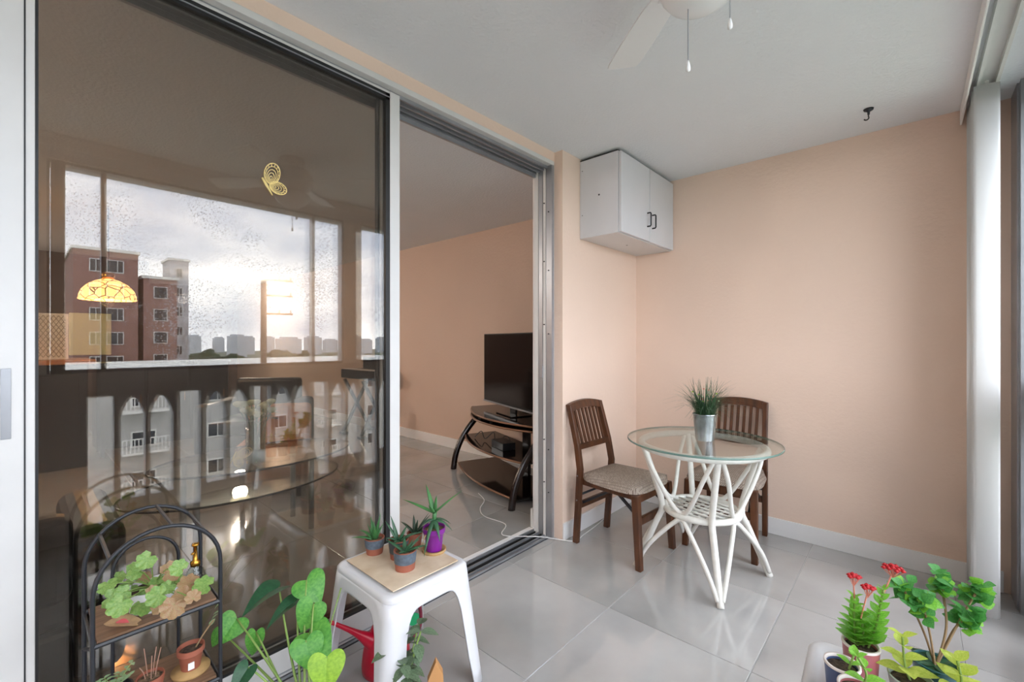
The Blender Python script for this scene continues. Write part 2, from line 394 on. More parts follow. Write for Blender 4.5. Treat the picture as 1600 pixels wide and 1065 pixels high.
for i, (cc, w, k) in enumerate(holes): arch_cell(ys_[i], ys_[i+1], cc, w, k)
struct('wall_lintel', MB().box(T0, T1+.1, YEND, YB, 2.345, HC), M_ceil, 'painted lintel above the balcony windows')
struct('wall_pier_1', MB().box(T0, T1, 1.975, 2.14, 1.045, 2.345), M_white, 'narrow pier between the balcony windows')
struct('wall_pier_2', MB().box(T0, T1, .02, .105, 1.045, 2.345), M_white, 'narrow pier between the near balcony windows')
def window(n, y0, y1, mull, lab):
    e = bpy.data.objects.new('window_%d' % n, None); C.objects.link(e); tag(e, lab, kind='structure')
    xc = T0+.045; f = .022
    MB().box(xc-.03, xc+.03, y0, y1, 1.045, 1.045+.02).box(xc-.03, xc+.03, y0, y1, 2.345-.018, 2.345).box(xc-.03, xc+.03, y0, y0+.014, 1.065, 2.327).box(xc-.03, xc+.03, y1-.014, y1, 1.065, 2.327).build('window_frame', M_alug, e)
    ed = [y0+.014] + [q for m in mull for q in (m-.013, m+.013)] + [y1-.014]
    for m in mull: MB().box(xc-.025, xc+.025, m-.013, m+.013, 1.065, 2.327).build('mullion', M_alug, e)
    for i in range(0, len(ed), 2): MB().box(xc-.003, xc+.003, ed[i], ed[i+1], 1.065, 2.327).build('pane', M_pane, e)
window(1, 2.14, YB-.01, [2.75], 'window at the far end beside the hanging blind')
window(2, .14, 1.975, [.36, 1.705], 'wide middle balcony window with narrow side lights')
window(3, YEND+.02, .02, [-1.2, -.4], 'near balcony window behind the camera')
MB().box(T0+.02, T0+.07, .135, .185, 1.045, 2.345).build('trim_2', M_alug)['kind'] = 'structure'
struct('trim_3', MB().box(1.985, 2.02, 3.10, YB, 0, HC).box(1.992, 2.02, 3.06, 3.10, 0, HC), M_alug, 'grey metal corner post beside the blind')
bpy.data.objects['trim_2']['label'] = 'slim metal post of the balcony window'
window(4, .105, .137, [], 'thin sliver of glazing beside the metal post')

# ================================================================== blind, valance
vb = thing('vertical_blind', 'white vertical blind drawn back to a stack beside the window', 'blind', (1.87, 2.88, 0))
MB().box(-.064, -.056, -2.9, .372, 2.357, 2.435).build('valance', M_white, vb, bevel=.002)
MB().box(-.030, .042, -2.9, .37, 2.425, 2.438).box(-.030, -.018, -2.9, .37, 2.398, 2.425).box(.030, .042, -2.9, .37, 2.398, 2.425).build('head_rail', M_alu, vb)
def vane(y, rz, x=0):
    pts = []
    b = MB(); n = 8; w = .086
    for zz in (.022, 2.385):
        for i in range(n+1):
            u = -w/2 + w*i/n; pts.append((u, -.010*(1-(2*u/w)**2), zz))
    b.add(pts, [(i, i+1, n+1+i+1, n+1+i) for i in range(n)])
    o = b.build('vane', M_blind, vb, smooth=True); o.location = (x, y, 0); o.rotation_euler = (0, 0, rz)
    s = o.modifiers.new('s', 'SOLIDIFY'); s.thickness = .0012
    MB().box(-.006, .006, -.002, .002, 2.383, 2.402).build('clip', M_alu, o)
vane(0, math.radians(12))
for i in range(7): vane(.055 + .04*i, math.radians(28 + random.uniform(-8, 8)), -.004 + random.uniform(-.004, .004))

# ================================================================== cabinet in the corner
cb = thing('wall_cabinet', 'white wall cabinet mounted in the corner below the ceiling', 'cabinet', (0, 2.467, 1.915))
MB().box(0.001, .28, 0, .799, 0, .505).build('body', M_plastic, cb, bevel=.002)
MB().box(0.001, .275, .004, .795, .505, .512).build('top_gap', M_black, cb)
for y0, y1, hy in ((.003, .397, .362), (.402, .797, .437)):
    d = MB().box(.282, .300, y0, y1, .004, .500).build('door', M_plastic, cb, bevel=.003)
    pts = [(.300, hy, .10), (.322, hy, .10), (.326, hy, .106), (.326, hy, .184), (.322, hy, .190), (.300, hy, .190)]
    MB().tube(pts, .005, 8).build('handle', M_iron, d, smooth=True)['label'] = 'black bow handle'
for x, z in ((.145, .26), (.02, .44), (.02, .15)): MB().tube([(x, -.0015, z), (x, .001, z)], .006 if x > .1 else .003, 8).build('screw_cap', M_iron, cb)
MB().tube([(.14, .38, -.0012), (.14, .38, .001)], .006, 8).build('screw_cap', M_iron, cb)
# ceiling hook
hk = thing('ceiling_hook', 'small black hook screwed into the ceiling', 'hook', (1.457, 2.929, 2.44))
MB().lathe([(.022, -.001), (.02, -.008), (.006, -.016), (.005, -.03)], 14).build('plate', M_iron, hk, smooth=True)
MB().tube([(0, 0, -.028)] + [(p[0], p[1], p[2]) for p in arc((-.009, 0, -.045), .010, .6, -PI+.4, 9, 'xz')], .0032, 6).build('hook_bend', M_iron, hk, smooth=True)

# ================================================================== ceiling fan
fan = thing('ceiling_fan', 'white ceiling fan with a glass bowl light and two pull chains', 'fan', (1.21, 1.20, 0))
M_fan = mat('white_enamel', (.72, .72, .72), .35)
MB().lathe([(.075, 2.44), (.08, 2.40), (.06, 2.375), (.03, 2.37)], 24).build('canopy', M_fan, fan, smooth=True)
MB().lathe([(.03, 2.375), (.10, 2.365), (.125, 2.33), (.125, 2.27), (.10, 2.24), (.06, 2.225)], 32).build('motor_housing', M_fan, fan, smooth=True)
MB().lathe([(.06, 2.24), (.075, 2.225), (.075, 2.205), (.06, 2.20)], 28).build('switch_housing', M_fan, fan, smooth=True)
MB().lathe([(.105, 2.205), (.105, 2.195), (.098, 2.172), (.08, 2.148), (.05, 2.130), (.015, 2.123)], 32).build('light_bowl', mat('opal_glass', (.83, .83, .82), .25, transl=.3), fan, smooth=True)
for k in range(4):
    a = math.radians(140 + 90*k)
    bl = MB(); pr = [(.17, .042), (.24, .054), (.40, .062), (.51, .062), (.53, .058), (.535, .05)]
    poly = [(x, w) for x, w in pr] + [(x, -w) for x, w in reversed(pr)]
    bl.prism(poly, lambda u, v: (u, v, 2.288 - v*.2), lambda u, v: (u, v, 2.295 - v*.2))
    o = bl.build('blade', M_fan, fan, bevel=.0015, seg=1); o.rotation_euler = (0, 0, a)
    q = MB().box(.09, .20, -.018, .018, 2.282, 2.288).build('blade_bracket', M_fan, o)
for (x, y, z0, z1) in ((-.026, -.011, 2.185, 1.985), (.060, .052, 2.20, 2.09)):
    ch = MB().tube([(x, y, z0), (x, y, z1)], .0016, 6).build('pull_chain', M_alug, fan)
    MB().lathe([(.002, .012), (.004, .006), (.0065, -.006), (.006, -.014), (.002, -.018)], 12, (x, y, z1-.008)).build('pull_knob', M_fan, ch, smooth=True)

# ================================================================== rattan table
TX, TY = .775, 2.475
tb = thing('rattan_table', 'round glass top bistro table on a white rattan base', 'table', (TX, TY, 0), math.radians(-57))
GR = .388; ZT = .700
MB().lathe([(0.001, ZT), (GR-.004, ZT), (GR-.004, ZT+.010), (0.001, ZT+.010)], 64, cap=False).build('glass_top', M_clear, tb)
MB().lathe([(GR-.004, ZT), (GR, ZT+.002), (GR, ZT+.008), (GR-.004, ZT+.010)], 64, cap=False).build('glass_edge', M_gedge, tb, smooth=True)['label'] = 'green edge of the glass'
MB().tube(arc((0, 0, ZT-.019), .312, 0, 2*PI*47/48, 47, 'xy'), .018, 10, closed=True).build('top_ring', M_rattan, tb, smooth=True)
MB().tube(arc((0, 0, .335), .185, 0, 2*PI*35/36, 35, 'xy'), .017, 10, closed=True).build('lower_ring', M_rattan, tb, smooth=True)
for k in range(4):
    a = k*PI/2; ca, sa = math.cos(a), math.sin(a)
    p = lambda r, z, da=0: (r*math.cos(a+da), r*math.sin(a+da), z)
    MB().tube(spline([p(.345, .0), p(.302, .10), p(.238, .25), p(.204, .345), p(.245, .50), p(.306, ZT-.022)], 5), .0165, 10).build('leg', M_rattan, tb, smooth=True)
    # arch between two feet
    MB().tube(spline([p(.338, .025, .03), p(.285, .15, .18), p(.205, .285, .55), p(.183, .318, PI/4), p(.205, .285, PI/2-.55), p(.285, .15, PI/2-.18), p(.338, .025, PI/2-.03)], 6), .0115, 8).build('foot_arch', M_rattan, tb, smooth=True)
    # upper U loop from ring to lower ring and back
    MB().tube(spline([p(.306, ZT-.03, .07), p(.27, .56, .22), p(.205, .40, .5), p(.182, .352, PI/4), p(.205, .40, PI/2-.5), p(.27, .56, PI/2-.22), p(.306, ZT-.03, PI/2-.07)], 6), .0115, 8).build('upper_loop', M_rattan, tb, smooth=True)
for a in (PI/4, -PI/4):
    for k in range(-3, 4):
        o = k*.045; L = math.sqrt(.18**2 - o*o); d = Vector((math.cos(a), math.sin(a), 0)); nrm = Vector((-d.y, d.x, 0))
        MB().tube([nrm*o - d*L + Vector((0, 0, .335 + (.006 if a > 0 else -.004))), nrm*o + d*L + Vector((0, 0, .335 + (.006 if a > 0 else -.004)))], .0055, 6).build('shelf_cane', M_rattan, tb, smooth=True)

# grass pot on the table
gp = thing('potted_grass', 'galvanised bucket of tall grass with tiny flowers on the glass table', 'plant', (.79, 2.485, ZT+.010))
MB().lathe([(.046, 0), (.047, .004), (.060, .130), (.062, .138), (.064, .140), (.063, .143), (.058, .141), (.056, .125)], 32).build('bucket', M_galv, gp, smooth=True)
smoothed(gp.children[0])
MB().lathe([(.0565, .118), (.001, .122)], 24, cap=False).build('soil', M_soil, gp)
b = MB()
for i in range(290):
    a = random.uniform(0, 2*PI); r0 = random.uniform(0, .045); tilt = abs(random.gauss(.62, .40)); L = random.uniform(.13, .235)
    if i % 6 == 0: tilt = random.uniform(.95, 1.5); L = random.uniform(.14, .19)
    L *= (1.0 if tilt < .7 else 1.15)
    dx, dy = math.cos(a), math.sin(a); p0 = Vector((r0*dx, r0*dy, .118)); p2 = p0 + Vector((dx*L*math.sin(tilt), dy*L*math.sin(tilt), L*math.cos(min(tilt, 1.3)) - (tilt > .8)*.03)); p1 = p0 + Vector((dx*L*.22, dy*L*.22, L*.62))
    q = bez(p0, p1, p2, 4); sd = Vector((-dy, dx, 0))
    vs = []
    for j, pt in enumerate(q):
        w = .0024*(1 - j/4*.85); vs += [pt - sd*w, pt + sd*w]
    b.add(vs, [(2*j, 2*j+1, 2*j+3, 2*j+2) for j in range(4)])
tag(link('grass_blades', b.mesh('grass_blades', True, recalc=False), G_grass, gp), 'dense thin grass blades', kind='stuff')
FL = MB().lathe([(.001, .0), (.006, .004), (.001, .008)], 5, cap=False).mesh('blossom', True)
for i in range(16):
    a = random.uniform(0, 2*PI); r = random.uniform(.02, .075)
    o = place('blossom', FL, [M_pink, M_whitefl, G_lime][i % 3], gp, (r*math.cos(a), r*math.sin(a), random.uniform(.20, .27)), (1, 0, 0), s=random.uniform(.8, 1.3))

# ================================================================== wooden folding chairs
M_fab = bpy.data.materials.new('woven_fabric'); M_fab.use_nodes = True
_n = M_fab.node_tree.nodes; _l = M_fab.node_tree.links; _b = _n['Principled BSDF']; _b.inputs['Roughness'].default_value = .9
_t = _n.new('ShaderNodeTexCoord'); _m = _n.new('ShaderNodeMapping'); _m.inputs['Rotation'].default_value = (0, 0, PI/4); _c = _n.new('ShaderNodeTexBrick')
_c.inputs['Scale'].default_value = 34; _c.inputs['Color1'].default_value = lin('#9a8c80'); _c.inputs['Color2'].default_value = lin('#b5a89b'); _c.inputs['Mortar'].default_value = lin('#75665c')
_c.inputs['Mortar Size'].default_value = .05
_l.new(_t.outputs['Object'], _m.inputs[0]); _l.new(_m.outputs[0], _c.inputs['Vector']); _l.new(_c.outputs['Color'], _b.inputs['Base Color'])
def chair(label, loc, rz):
    t = thing('wooden_chair', label, 'chair', loc, rz, 'slat back chairs at the bistro table')
    def H(p0, p1): return p0 + (p1-p0)
    for s in (-1, 1):
        # rear post: leg + back upright in one bent piece
        pts = [(-.225, s*.165, 0), (-.205, s*.168, .25), (-.190, s*.170, .46), (-.215, s*.165, .60), (-.285, s*.158, .845)]
        b = MB()
        w = .036; d = .030
        vs = []
        for (x, y, z) in pts:
            for i, j in ((-1,-1),(1,-1),(1,1),(-1,1)): vs.append((x+i*w/2, y+j*d/2, z))
        fs = [(3,2,1,0), (16,17,18,19)] + [(4*q+i, 4*q+(i+1) % 4, 4*q+4+(i+1) % 4, 4*q+4+i) for q in range(4) for i in range(4)]
        b.add(vs, fs).build('rear_leg', M_wood, t, bevel=.004)
        b = MB(); vs = []
        for (x, y, z, w) in ((.225, s*.190, 0, .034), (.198, s*.180, .40, .040)):
            for i, j in ((-1,-1),(1,-1),(1,1),(-1,1)): vs.append((x+i*w/2, y+j*w/2, z))
        b.add(vs, [(3,2,1,0), (4,5,6,7)] + [(i, (i+1) % 4, 4+(i+1) % 4, 4+i) for i in range(4)]).build('leg', M_wood, t, bevel=.004)
        MB().bar((-.19, s*.150, .385), (.185, s*.165, .385), .022, .040).build('seat_rail', M_wood, t, bevel=.003)
        MB().bar((-.19, s*.140, .25), (.02, s*.145, .375), .008, .014).build('folding_brace', M_iron, t)
        MB().bar((.20, s*.155, .27), (.06, s*.145, .37), .010, .016).build('folding_brace', M_iron, t)
        for z in (.27, .42): MB().tube([(-.205+.03*(z-.25), s*.184, z), (-.205+.03*(z-.25), s*.187, z)], .004, 6).build('rivet', M_alug, t)
    MB().bar((.197, -.165, .375), (.197, .165, .375), .022, .045).build('seat_rail', M_wood, t, bevel=.003)
    MB().bar((.211, -.165, .255), (.211, .165, .255), .020, .042).build('stretcher', M_wood, t, bevel=.003)
    MB().bar((-.205, -.155, .235), (-.205, .155, .235), .018, .042).build('stretcher', M_wood, t, bevel=.003)
    MB().tube([(-.20, -.155, .30), (-.20, .155, .30)], .007, 8).build('pivot_rod', M_iron, t, smooth=True)
    # crest rail, arched
    n = 12; poly = []
    for i in range(n+1):
        u = -.172 + .344*i/n; poly.append((u, .862 - .022*(u/.172)**2 + .004))
    poly += [(.172, .800), (.14, .802), (.07, .815), (0, .819), (-.07, .815), (-.14, .802), (-.172, .800)]
    MB().prism(poly, lambda u, v: (-.215 - (v-.60)*.286 - .016, u, v), lambda u, v: (-.215 - (v-.60)*.286 + .012, u, v)).build('crest_rail', M_wood, t, bevel=.003)
    MB().bar((-.212, -.155, .590), (-.212, .155, .590), .020, .034).build('lower_back_rail', M_wood, t, bevel=.003)
    for i in range(7):
        u = -.115 + .23*i/6
        MB().bar((-.213, u*.98, .600), (-.276, u, .813), .018, .009, (1, 0, .2)).build('slat', M_wood, t)
    # cushion
    b = MB(); nx, ny = 14, 14; vs = []; fs = []
    for i in range(nx+1):
        for j in range(ny+1):
            u = -1 + 2*i/nx; v = -1 + 2*j/ny
            k = math.sqrt(max(1e-6, (u*u + v*v - u*u*v*v*.62))); 
            hw = .190 + .030*(u+1)/2
            sc = 1/ max(1, (abs(u)**4 + abs(v)**4)**.25)
            x = u*sc*.215 + .012; y = v*sc*hw
            e = max(abs(u), abs(v)); z = .402 + .050*(1-e**4)**.5 if e < 1 else .402
            vs.append((x, y, z + .008*(1-u*u)*(1-v*v)))
    for i in range(nx):
        for j in range(ny): fs.append((i*(ny+1)+j, (i+1)*(ny+1)+j, (i+1)*(ny+1)+j+1, i*(ny+1)+j+1))
    o = b.add(vs, fs).build('seat_cushion', M_fab, t, smooth=True); o['label'] = 'beige woven seat cushion'
    return t
chair('brown slat back chair against the narrow wall left of the table', (.315, 2.455, 0), math.radians(-4))
chair('brown slat back chair behind the table against the end wall', (.770, 2.965, 0), math.radians(-87))

# cable on the floor and up the corner
tag(MB().tube(spline([(.03, 2.78, .30), (.022, 2.79, .05), (.03, 2.70, .004), (.06, 2.42, .004), (.06, 2.30, .004), (-.10, 2.18, .022), (-.30, 2.05, .016), (-.42, 2.20, .006), (-.62, 2.20, .006), (-.75, 2.28, .006), (-.85, 2.42, .006), (-1.0, 2.50, .006)], 6), .0032, 6).build('white_cable', M_white, None, True), 'thin white cable running over the door track to the corner', 'cable')

# ================================================================== plastic stools
def stool(name, label, loc, rz, a=.168, b=.160, H=.435, flare=.045, legw=.052):
    t = thing(name, label, 'stool', loc, rz)
    r = .040; pts = []
    def loop(ax, bx, rr):
        L = []
        for (cx_, cy_, a0) in ((1, 1, 0), (-1, 1, PI/2), (-1, -1, PI), (1, -1, 3*PI/2)):
            for i in range(7):
                q = a0 + PI/2*i/6; L.append((cx_*(ax-rr) + rr*math.cos(q), cy_*(bx-rr) + rr*math.sin(q), None))
            # straight run to next corner
            nx_, ny_ = {0: (-1, 1), PI/2: (-1, -1), PI: (1, -1), 3*PI/2: (1, 1)}[a0]
            e0 = (cx_*(ax-rr) + rr*math.cos(a0+PI/2), cy_*(bx-rr) + rr*math.sin(a0+PI/2)); e1 = (nx_*(ax-rr) + rr*math.cos(a0+PI/2), ny_*(bx-rr) + rr*math.sin(a0+PI/2))
            K = 30
            for i in range(1, K):
                f = i/K; L.append((e0[0]+(e1[0]-e0[0])*f, e0[1]+(e1[1]-e0[1])*f, f))
        return L
    base_l = loop(a, b, r); N = len(base_l); zb = []
    for (x, y, f) in base_l:
        if f is None: zb.append(0); continue
        run = 2*(a-r) if abs(abs(y)-b) < 1e-4 else 2*(b-r)
        u = abs(f-.5)*2; uw = 1 - 2*(legw-r)/run - .04
        zb.append(.372*max(0, 1-(u/uw)**7)**(1/3.2) if u < uw else 0)
    vs = []; nz_ = 8
    for j in range(nz_+1):
        for (x, y, f), z0 in zip(base_l, zb):
            z = z0 + (H-.022-z0)*j/nz_; k = 1 - z/H; vs.append((x*(1+flare/a*k), y*(1+flare/b*k), z))
    fs = [(j*N+i, j*N+(i+1) % N, (j+1)*N+(i+1) % N, (j+1)*N+i) for j in range(nz_) for i in range(N)]
    o = MB().add(vs, fs).build('legs_and_skirt', M_plastic, t, smooth=True)
    s = o.modifiers.new('s', 'SOLIDIFY'); s.thickness = .0055; s.offset = -1
    # rounded rim with slightly sunken seat
    vs = []; prof = [(0, H-.024), (.0015, H-.012), (-.004, H-.003), (-.012, H), (-.026, H), (-.030, H-.003), (-.036, H-.004)]
    for (ins, z) in prof:
        for (x, y, f) in base_l: vs.append((x*(1+ins/a), y*(1+ins/b), z))
    fs = [(j*N+i, j*N+(i+1) % N, (j+1)*N+(i+1) % N, (j+1)*N+i) for j in range(len(prof)-1) for i in range(N)] + [tuple(range((len(prof)-1)*N, len(prof)*N))]
    MB().add(vs, fs).build('seat_top', M_plastic, t, smooth=True); smoothed(t.children[-1], 50)
    return t
S1 = (.235, .940); S1r = math.radians(0)
stool('plastic_stool', 'white plastic stool by the door carrying succulent pots', (*S1, 0), S1r, a=.182, b=.172)
ZS = .4352
S2 = (1.612, 1.292)
stool('plastic_stool', 'white plastic stool at the lower right carrying flowering pots', (*S2, 0), math.radians(3), a=.185, b=.180)
bd = MB().box(-.155, .150, -.135, .140, 0, .004).build('board_mat', M_board, None, bevel=.001)
bd.location = (*S1, ZS+.0005); tag(bd, 'thin beige board lying on the stool by the door', 'board')
ZP = ZS + .0047

# ---- potted plants
def pot(t, prof, m, soil_r, soil_z, soil_m=None, band=None, n=28):
    o = MB().lathe(prof, n, cap=False).build('pot', m, t, smooth=True); smoothed(o)
    MB().lathe([(.0005, prof[0][1]+.001), (prof[0][0], prof[0][1])], n, cap=False).build('pot_base', m, t)
    MB().lathe([(soil_r, soil_z), (soil_r*.6, soil_z+.003), (.0005, soil_z+.004)], 20, cap=False).build('soil', soil_m or M_soil, t, smooth=True)
    if band:
        z0, z1, bm_, rr = band
        MB().lathe([(rr(z0)+.0008, z0), (rr((z0+z1)/2)+.0012, (z0+z1)/2), (rr(z1)+.0008, z1)], n, cap=False).build('glaze_band', bm_, t, smooth=True)
    return o
def aloe(t, leaves, base_z, m, w=.009):
    """leaves: (azimuth deg, elevation deg, length, droop)"""
    for az, el, L, dr_ in leaves:
        a, e = math.radians(az), math.radians(el); d = Vector((math.cos(a)*math.cos(e), math.sin(a)*math.cos(e), math.sin(e)))
        p0 = Vector((0, 0, base_z)) + Vector((math.cos(a), math.sin(a), 0))*.004; p2 = p0 + d*L - Vector((0, 0, dr_)); p1 = p0 + d*L*.5 + Vector((0, 0, L*.08))
        q = bez(p0, p1, p2, 6); rr = [w*.85, w, w*.95, w*.8, w*.6, w*.35, .0006]
        MB().tube(q, rr, 8, flat=.42, up=(-math.cos(a)*math.sin(e), -math.sin(a)*math.sin(e), math.cos(e) + .001)).build('leaf', m, t, smooth=True)
def cup(x, y, label, rz=0, h=.062, r0=.030, r1=.037, glaze=M_bluegrey, gz=.42):
    t = thing('succulent_pot', label, 'plant', (x, y, ZP), rz, 'succulents on the stool')
    rr = lambda z: r0 + (r1-r0)*z/h
    pot(t, [(r0, 0), (rr(h*.5), h*.5), (r1, h), (r1-.003, h+.001), (r1-.0045, h-.01)], M_terra, r1-.0045, h-.010, M_pebble, (h*gz, h*.985, glaze, rr))
    return t
# positions on the stool 1 (x toward window, y along the balcony)
t = cup(.105, .905, 'small spiky succulent in blue glazed pot at the left edge of the stool', h=.058)
aloe(t, [(200, 80, .085, 0), (30, 78, .105, 0), (120, 66, .07, 0), (260, 70, .07, 0), (-30, 62, .07, 0), (230, 15, .085, .012), (205, 35, .08, .02), (80, 60, .06, 0), (160, 70, .065, 0)], .05, G_aloe2)
t = cup(.205, .945, 'succulent with pale upright leaves in dark glazed pot amid the stool', h=.068, glaze=mat('dark_glaze', '#3c4448', .5, var=.2, vscale=60), gz=.33)
aloe(t, [(190, 66, .095, 0), (210, 55, .09, 0), (20, 40, .10, .02), (50, 30, .10, .02), (100, 50, .06, 0), (-50, 30, .07, .02), (-90, 40, .07, .015), (0, 60, .07, 0)], .058, G_aloe)
t = cup(.290, .915, 'low succulent in blue and terracotta pot at the front of the stool', h=.066, r0=.034, r1=.040, gz=.38)
aloe(t, [(40, 24, .085, .01), (10, 30, .075, .01), (60, 45, .08, 0), (90, 30, .07, .01), (150, 45, .05, 0), (200, 20, .085, .0), (-60, 30, .05, .01), (-10, 50, .06, 0), (30, 60, .06, 0)], .057, G_aloe)
t = cup(.165, 1.045, 'dark spiky succulent in small terracotta pot behind the others', h=.05, r0=.024, r1=.03, glaze=M_terra)
aloe(t, [(20, 40, .10, 0), (60, 55, .09, 0), (10, 25, .10, .01), (150, 55, .07, 0), (190, 30, .08, .01), (-60, 40, .07, .01), (90, 35, .09, 0), (-20, 60, .08, 0), (40, 30, .09, 0), (230, 45, .07, 0)], .045, mat('aloe_dark', '#2a4232', .45, var=.3), .007)
t = thing('succulent_pot', 'tall aloe with long leaves in purple pot on round saucer', 'plant', (.262, 1.065, ZP), 0, 'succulents on the stool')
MB().lathe([(.044, 0), (.046, .003), (.046, .010), (.040, .010), (.038, .006), (.0005, .006)], 30, cap=False).build('saucer', mat('cork', '#b08c5a', .7, var=.25, vscale=40), t, smooth=True)
pot(t, [(.030, .007), (.034, .05), (.040, .072), (.043, .075), (.043, .092), (.040, .092), (.039, .082)], M_purple, .0395, .083, M_pebble)
MB().tube([(0, 0, .08), (.002, 0, .13), (0, .004, .150)], [.007, .008, .009], 8).build('stem', G_aloe2, t, smooth=True)
aloe(t, [(40, 36, .13, -.008), (205, 10, .135, -.012), (170, 55, .11, 0), (100, 80, .06, 0), (-70, 50, .05, 0)], .148, G_aloe2, .010)
aloe(t, [(-60, -25, .10, .055), (30, -5, .07, .03), (80, -5, .07, .03), (-20, -15, .07, .04), (250, 10, .05, .03)], .120, G_aloe, .009)
aloe(t, [(-85, -20, .06, .05)], .110, mat('dry_leaf', '#c9a878', .6), .005)

# ================================================================== watering can under the stool
wc = thing('watering_can', 'red plastic watering can with long spout below the stool', 'watering can', (.130, .940, 0), math.radians(-100))
MB().lathe([(.080, .0), (.090, .004), (.091, .02), (.086, .07), (.072, .12), (.052, .16), (.036, .19), (.034, .215), (.031, .215), (.032, .19)], 32, cap=False).build('body', M_red, wc, smooth=True)
MB().lathe([(.0005, .001), (.082, .001)], 24, cap=False).build('base', M_red, wc)
MB().tube(spline([(.045, 0, .11), (.095, 0, .155), (.14, 0, .195), (.205, 0, .248)], 5), [.036, .032, .028, .024, .020, .017, .0145, .013, .0115, .0105, .0095, .0088, .008, .0075, .007, .007], 12).build('spout', M_red, wc, smooth=True)
MB().tube(spline([(-.034, 0, .20), (-.08, 0, .22), (-.135, 0, .185), (-.14, 0, .10), (-.085, 0, .05)], 6), .0075, 8).build('handle', mat('maroon_plastic', '#7c2a3c', .35), wc, smooth=True)
tg = MB().lathe([(.024, 0), (.024, .003), (.002, .0035)], 20).build('green_tag', mat('green_plastic', '#1f9c62', .4), wc); tg.matrix_local = Matrix.Translation((-.115, .0, .135)) @ Matrix.Rotation(PI/2, 4, 'X')

# plant behind the stool leg
t = thing('potted_plant', 'drooping sage green plant in black pot behind the stool leg', 'plant', (.425, .825, 0))
pot(t, [(.05, 0), (.062, .10), (.066, .11), (.062, .112), (.058, .10)], M_iron, .058, .10)
LF = leaf_mesh('oval_leaf', lambda u: .30*math.sin(PI*min(1, u*1.0)**.8)+.01, .2, .25)
for k in range(5):
    a = k*1.3 + .4; tip = Vector((.055*math.cos(a), .055*math.sin(a), .33 - .02*k))
    q = bez((0, 0, .10), (.01*math.cos(a), .01*math.sin(a), .2), tip, 6); MB().tube(q, .003, 6).build('stem', M_stem, t, smooth=True)
    for i in range(2, 7):
        for s in (0, PI):
            b_ = a + i*1.1 + s; place('leaf', LF, G_sage, t, q[i], (math.cos(b_), math.sin(b_), -.25 + .3*(i == 6)), s=random.uniform(.045, .06))
tag(MB().prism([(0, 0), (.09, 0), (.075, .19), (.045, .235), (.01, .18)], lambda u, v: (.50+u*.3, .845+u*.7, .0+v), lambda u, v: (.48+u*.3, .860+u*.7, .0+v)).build('paper_bag', mat('kraft_paper', '#c9935c', .7, var=.2), None), 'folded tan paper bag beside the black pot', 'bag')
tag(MB().tube(spline([(.30, .50, .004), (.33, .60, .004), (.28, .70, .004), (.34, .80, .004), (.40, .83, .004)], 5), .0035, 6).build('black_cable', M_iron, None, True), 'black cord lying on the tiles below the stool', 'cable')

# ================================================================== philodendron
ph = thing('philodendron', 'large heart-leaved philodendron in a white pot left of the stool', 'plant', (.34, .55, 0))
pot(ph, [(.075, 0), (.085, .12), (.10, .17), (.104, .18), (.100, .182), (.095, .16)], M_plastic, .094, .16)
HM = heart_mesh('heart_leaf'); HM2 = heart_mesh('heart_leaf_b', .36, .35, .5); 
CAMP = Vector((1.628, 0, 1.245)); FW = Vector((-.6704, .742, 0)); RT = Vector((.742, .6704, 0))
def wpt(px, py, t): return CAMP + (FW + RT*((px-800)/694) + Vector((0, 0, 1))*((532.5-py)/694))*t
def heart(bx, by, tx, ty, t0, t1, m, me=None, wide=1.0, face=.8):
    """leaf whose stalk joins at photo position (bx,by), tip at (tx,ty), at distances t0,t1 from the camera"""
    A = wpt(bx, by, t0) - ph.location; B = wpt(tx, ty, t1) - ph.location; d = B - A; L = d.length
    tocam = (CAMP - ph.location - A).normalized(); up = tocam*face + Vector((0, 0, 1))*(1-face)
    place('leaf', me or HM, m, ph, A, d, up, s=L*1.05, sx=L*wide*1.25)
    s0 = Vector((random.uniform(-.02, .02), random.uniform(-.02, .02), .16)); mid = (s0 + A)/2 + Vector((0, 0, .04)) - (A-s0).cross(Vector((0, 0, 1)))*.05
    MB().tube(bez(s0, mid, A, 10), [.0045 - .0022*i/10 for i in range(11)], 7).build('stalk', M_stem, ph, smooth=True)
heart(370, 966, 343, 1004, 1.38, 1.33, G_heart, wide=1.2)
heart(400, 987, 392, 1030, 1.38, 1.36, G_heart, HM2, .8)
heart(436, 917, 388, 932, 1.46, 1.36, G_heartd, HM2, .9, .1)
heart(465, 937, 420, 959, 1.44, 1.36, G_heartd, HM2, .7, .1)
heart(479, 906, 500, 937, 1.46, 1.43, G_heart, wide=1.25)
heart(490, 943, 469, 988, 1.40, 1.36, G_heart, wide=1.1)
heart(478, 1000, 487, 1045, 1.32, 1.28, G_heart, wide=1.15, face=.7)
heart(483, 988, 512, 1022, 1.36, 1.31, G_heart, wide=1.1)
heart(511, 1026, 508, 1085, 1.25, 1.20, G_lime, wide=1.1)
heart(388, 1042, 358, 1085, 1.26, 1.20, G_heartd, HM2, .9, .5)
heart(345, 985, 330, 1012, 1.43, 1.41, G_heart, wide=.8)
for (x0, y0, x1, y1) in ((500, 1020, 533, 920), (533, 920, 565, 950)):
    pass
A_ = wpt(500, 1015, 1.36) - ph.location; B_ = wpt(533, 918, 1.5) - ph.location
MB().tube(bez((0, 0, .16), A_*.9, B_, 10), .0022, 6).build('stalk', M_stem, ph, smooth=True)

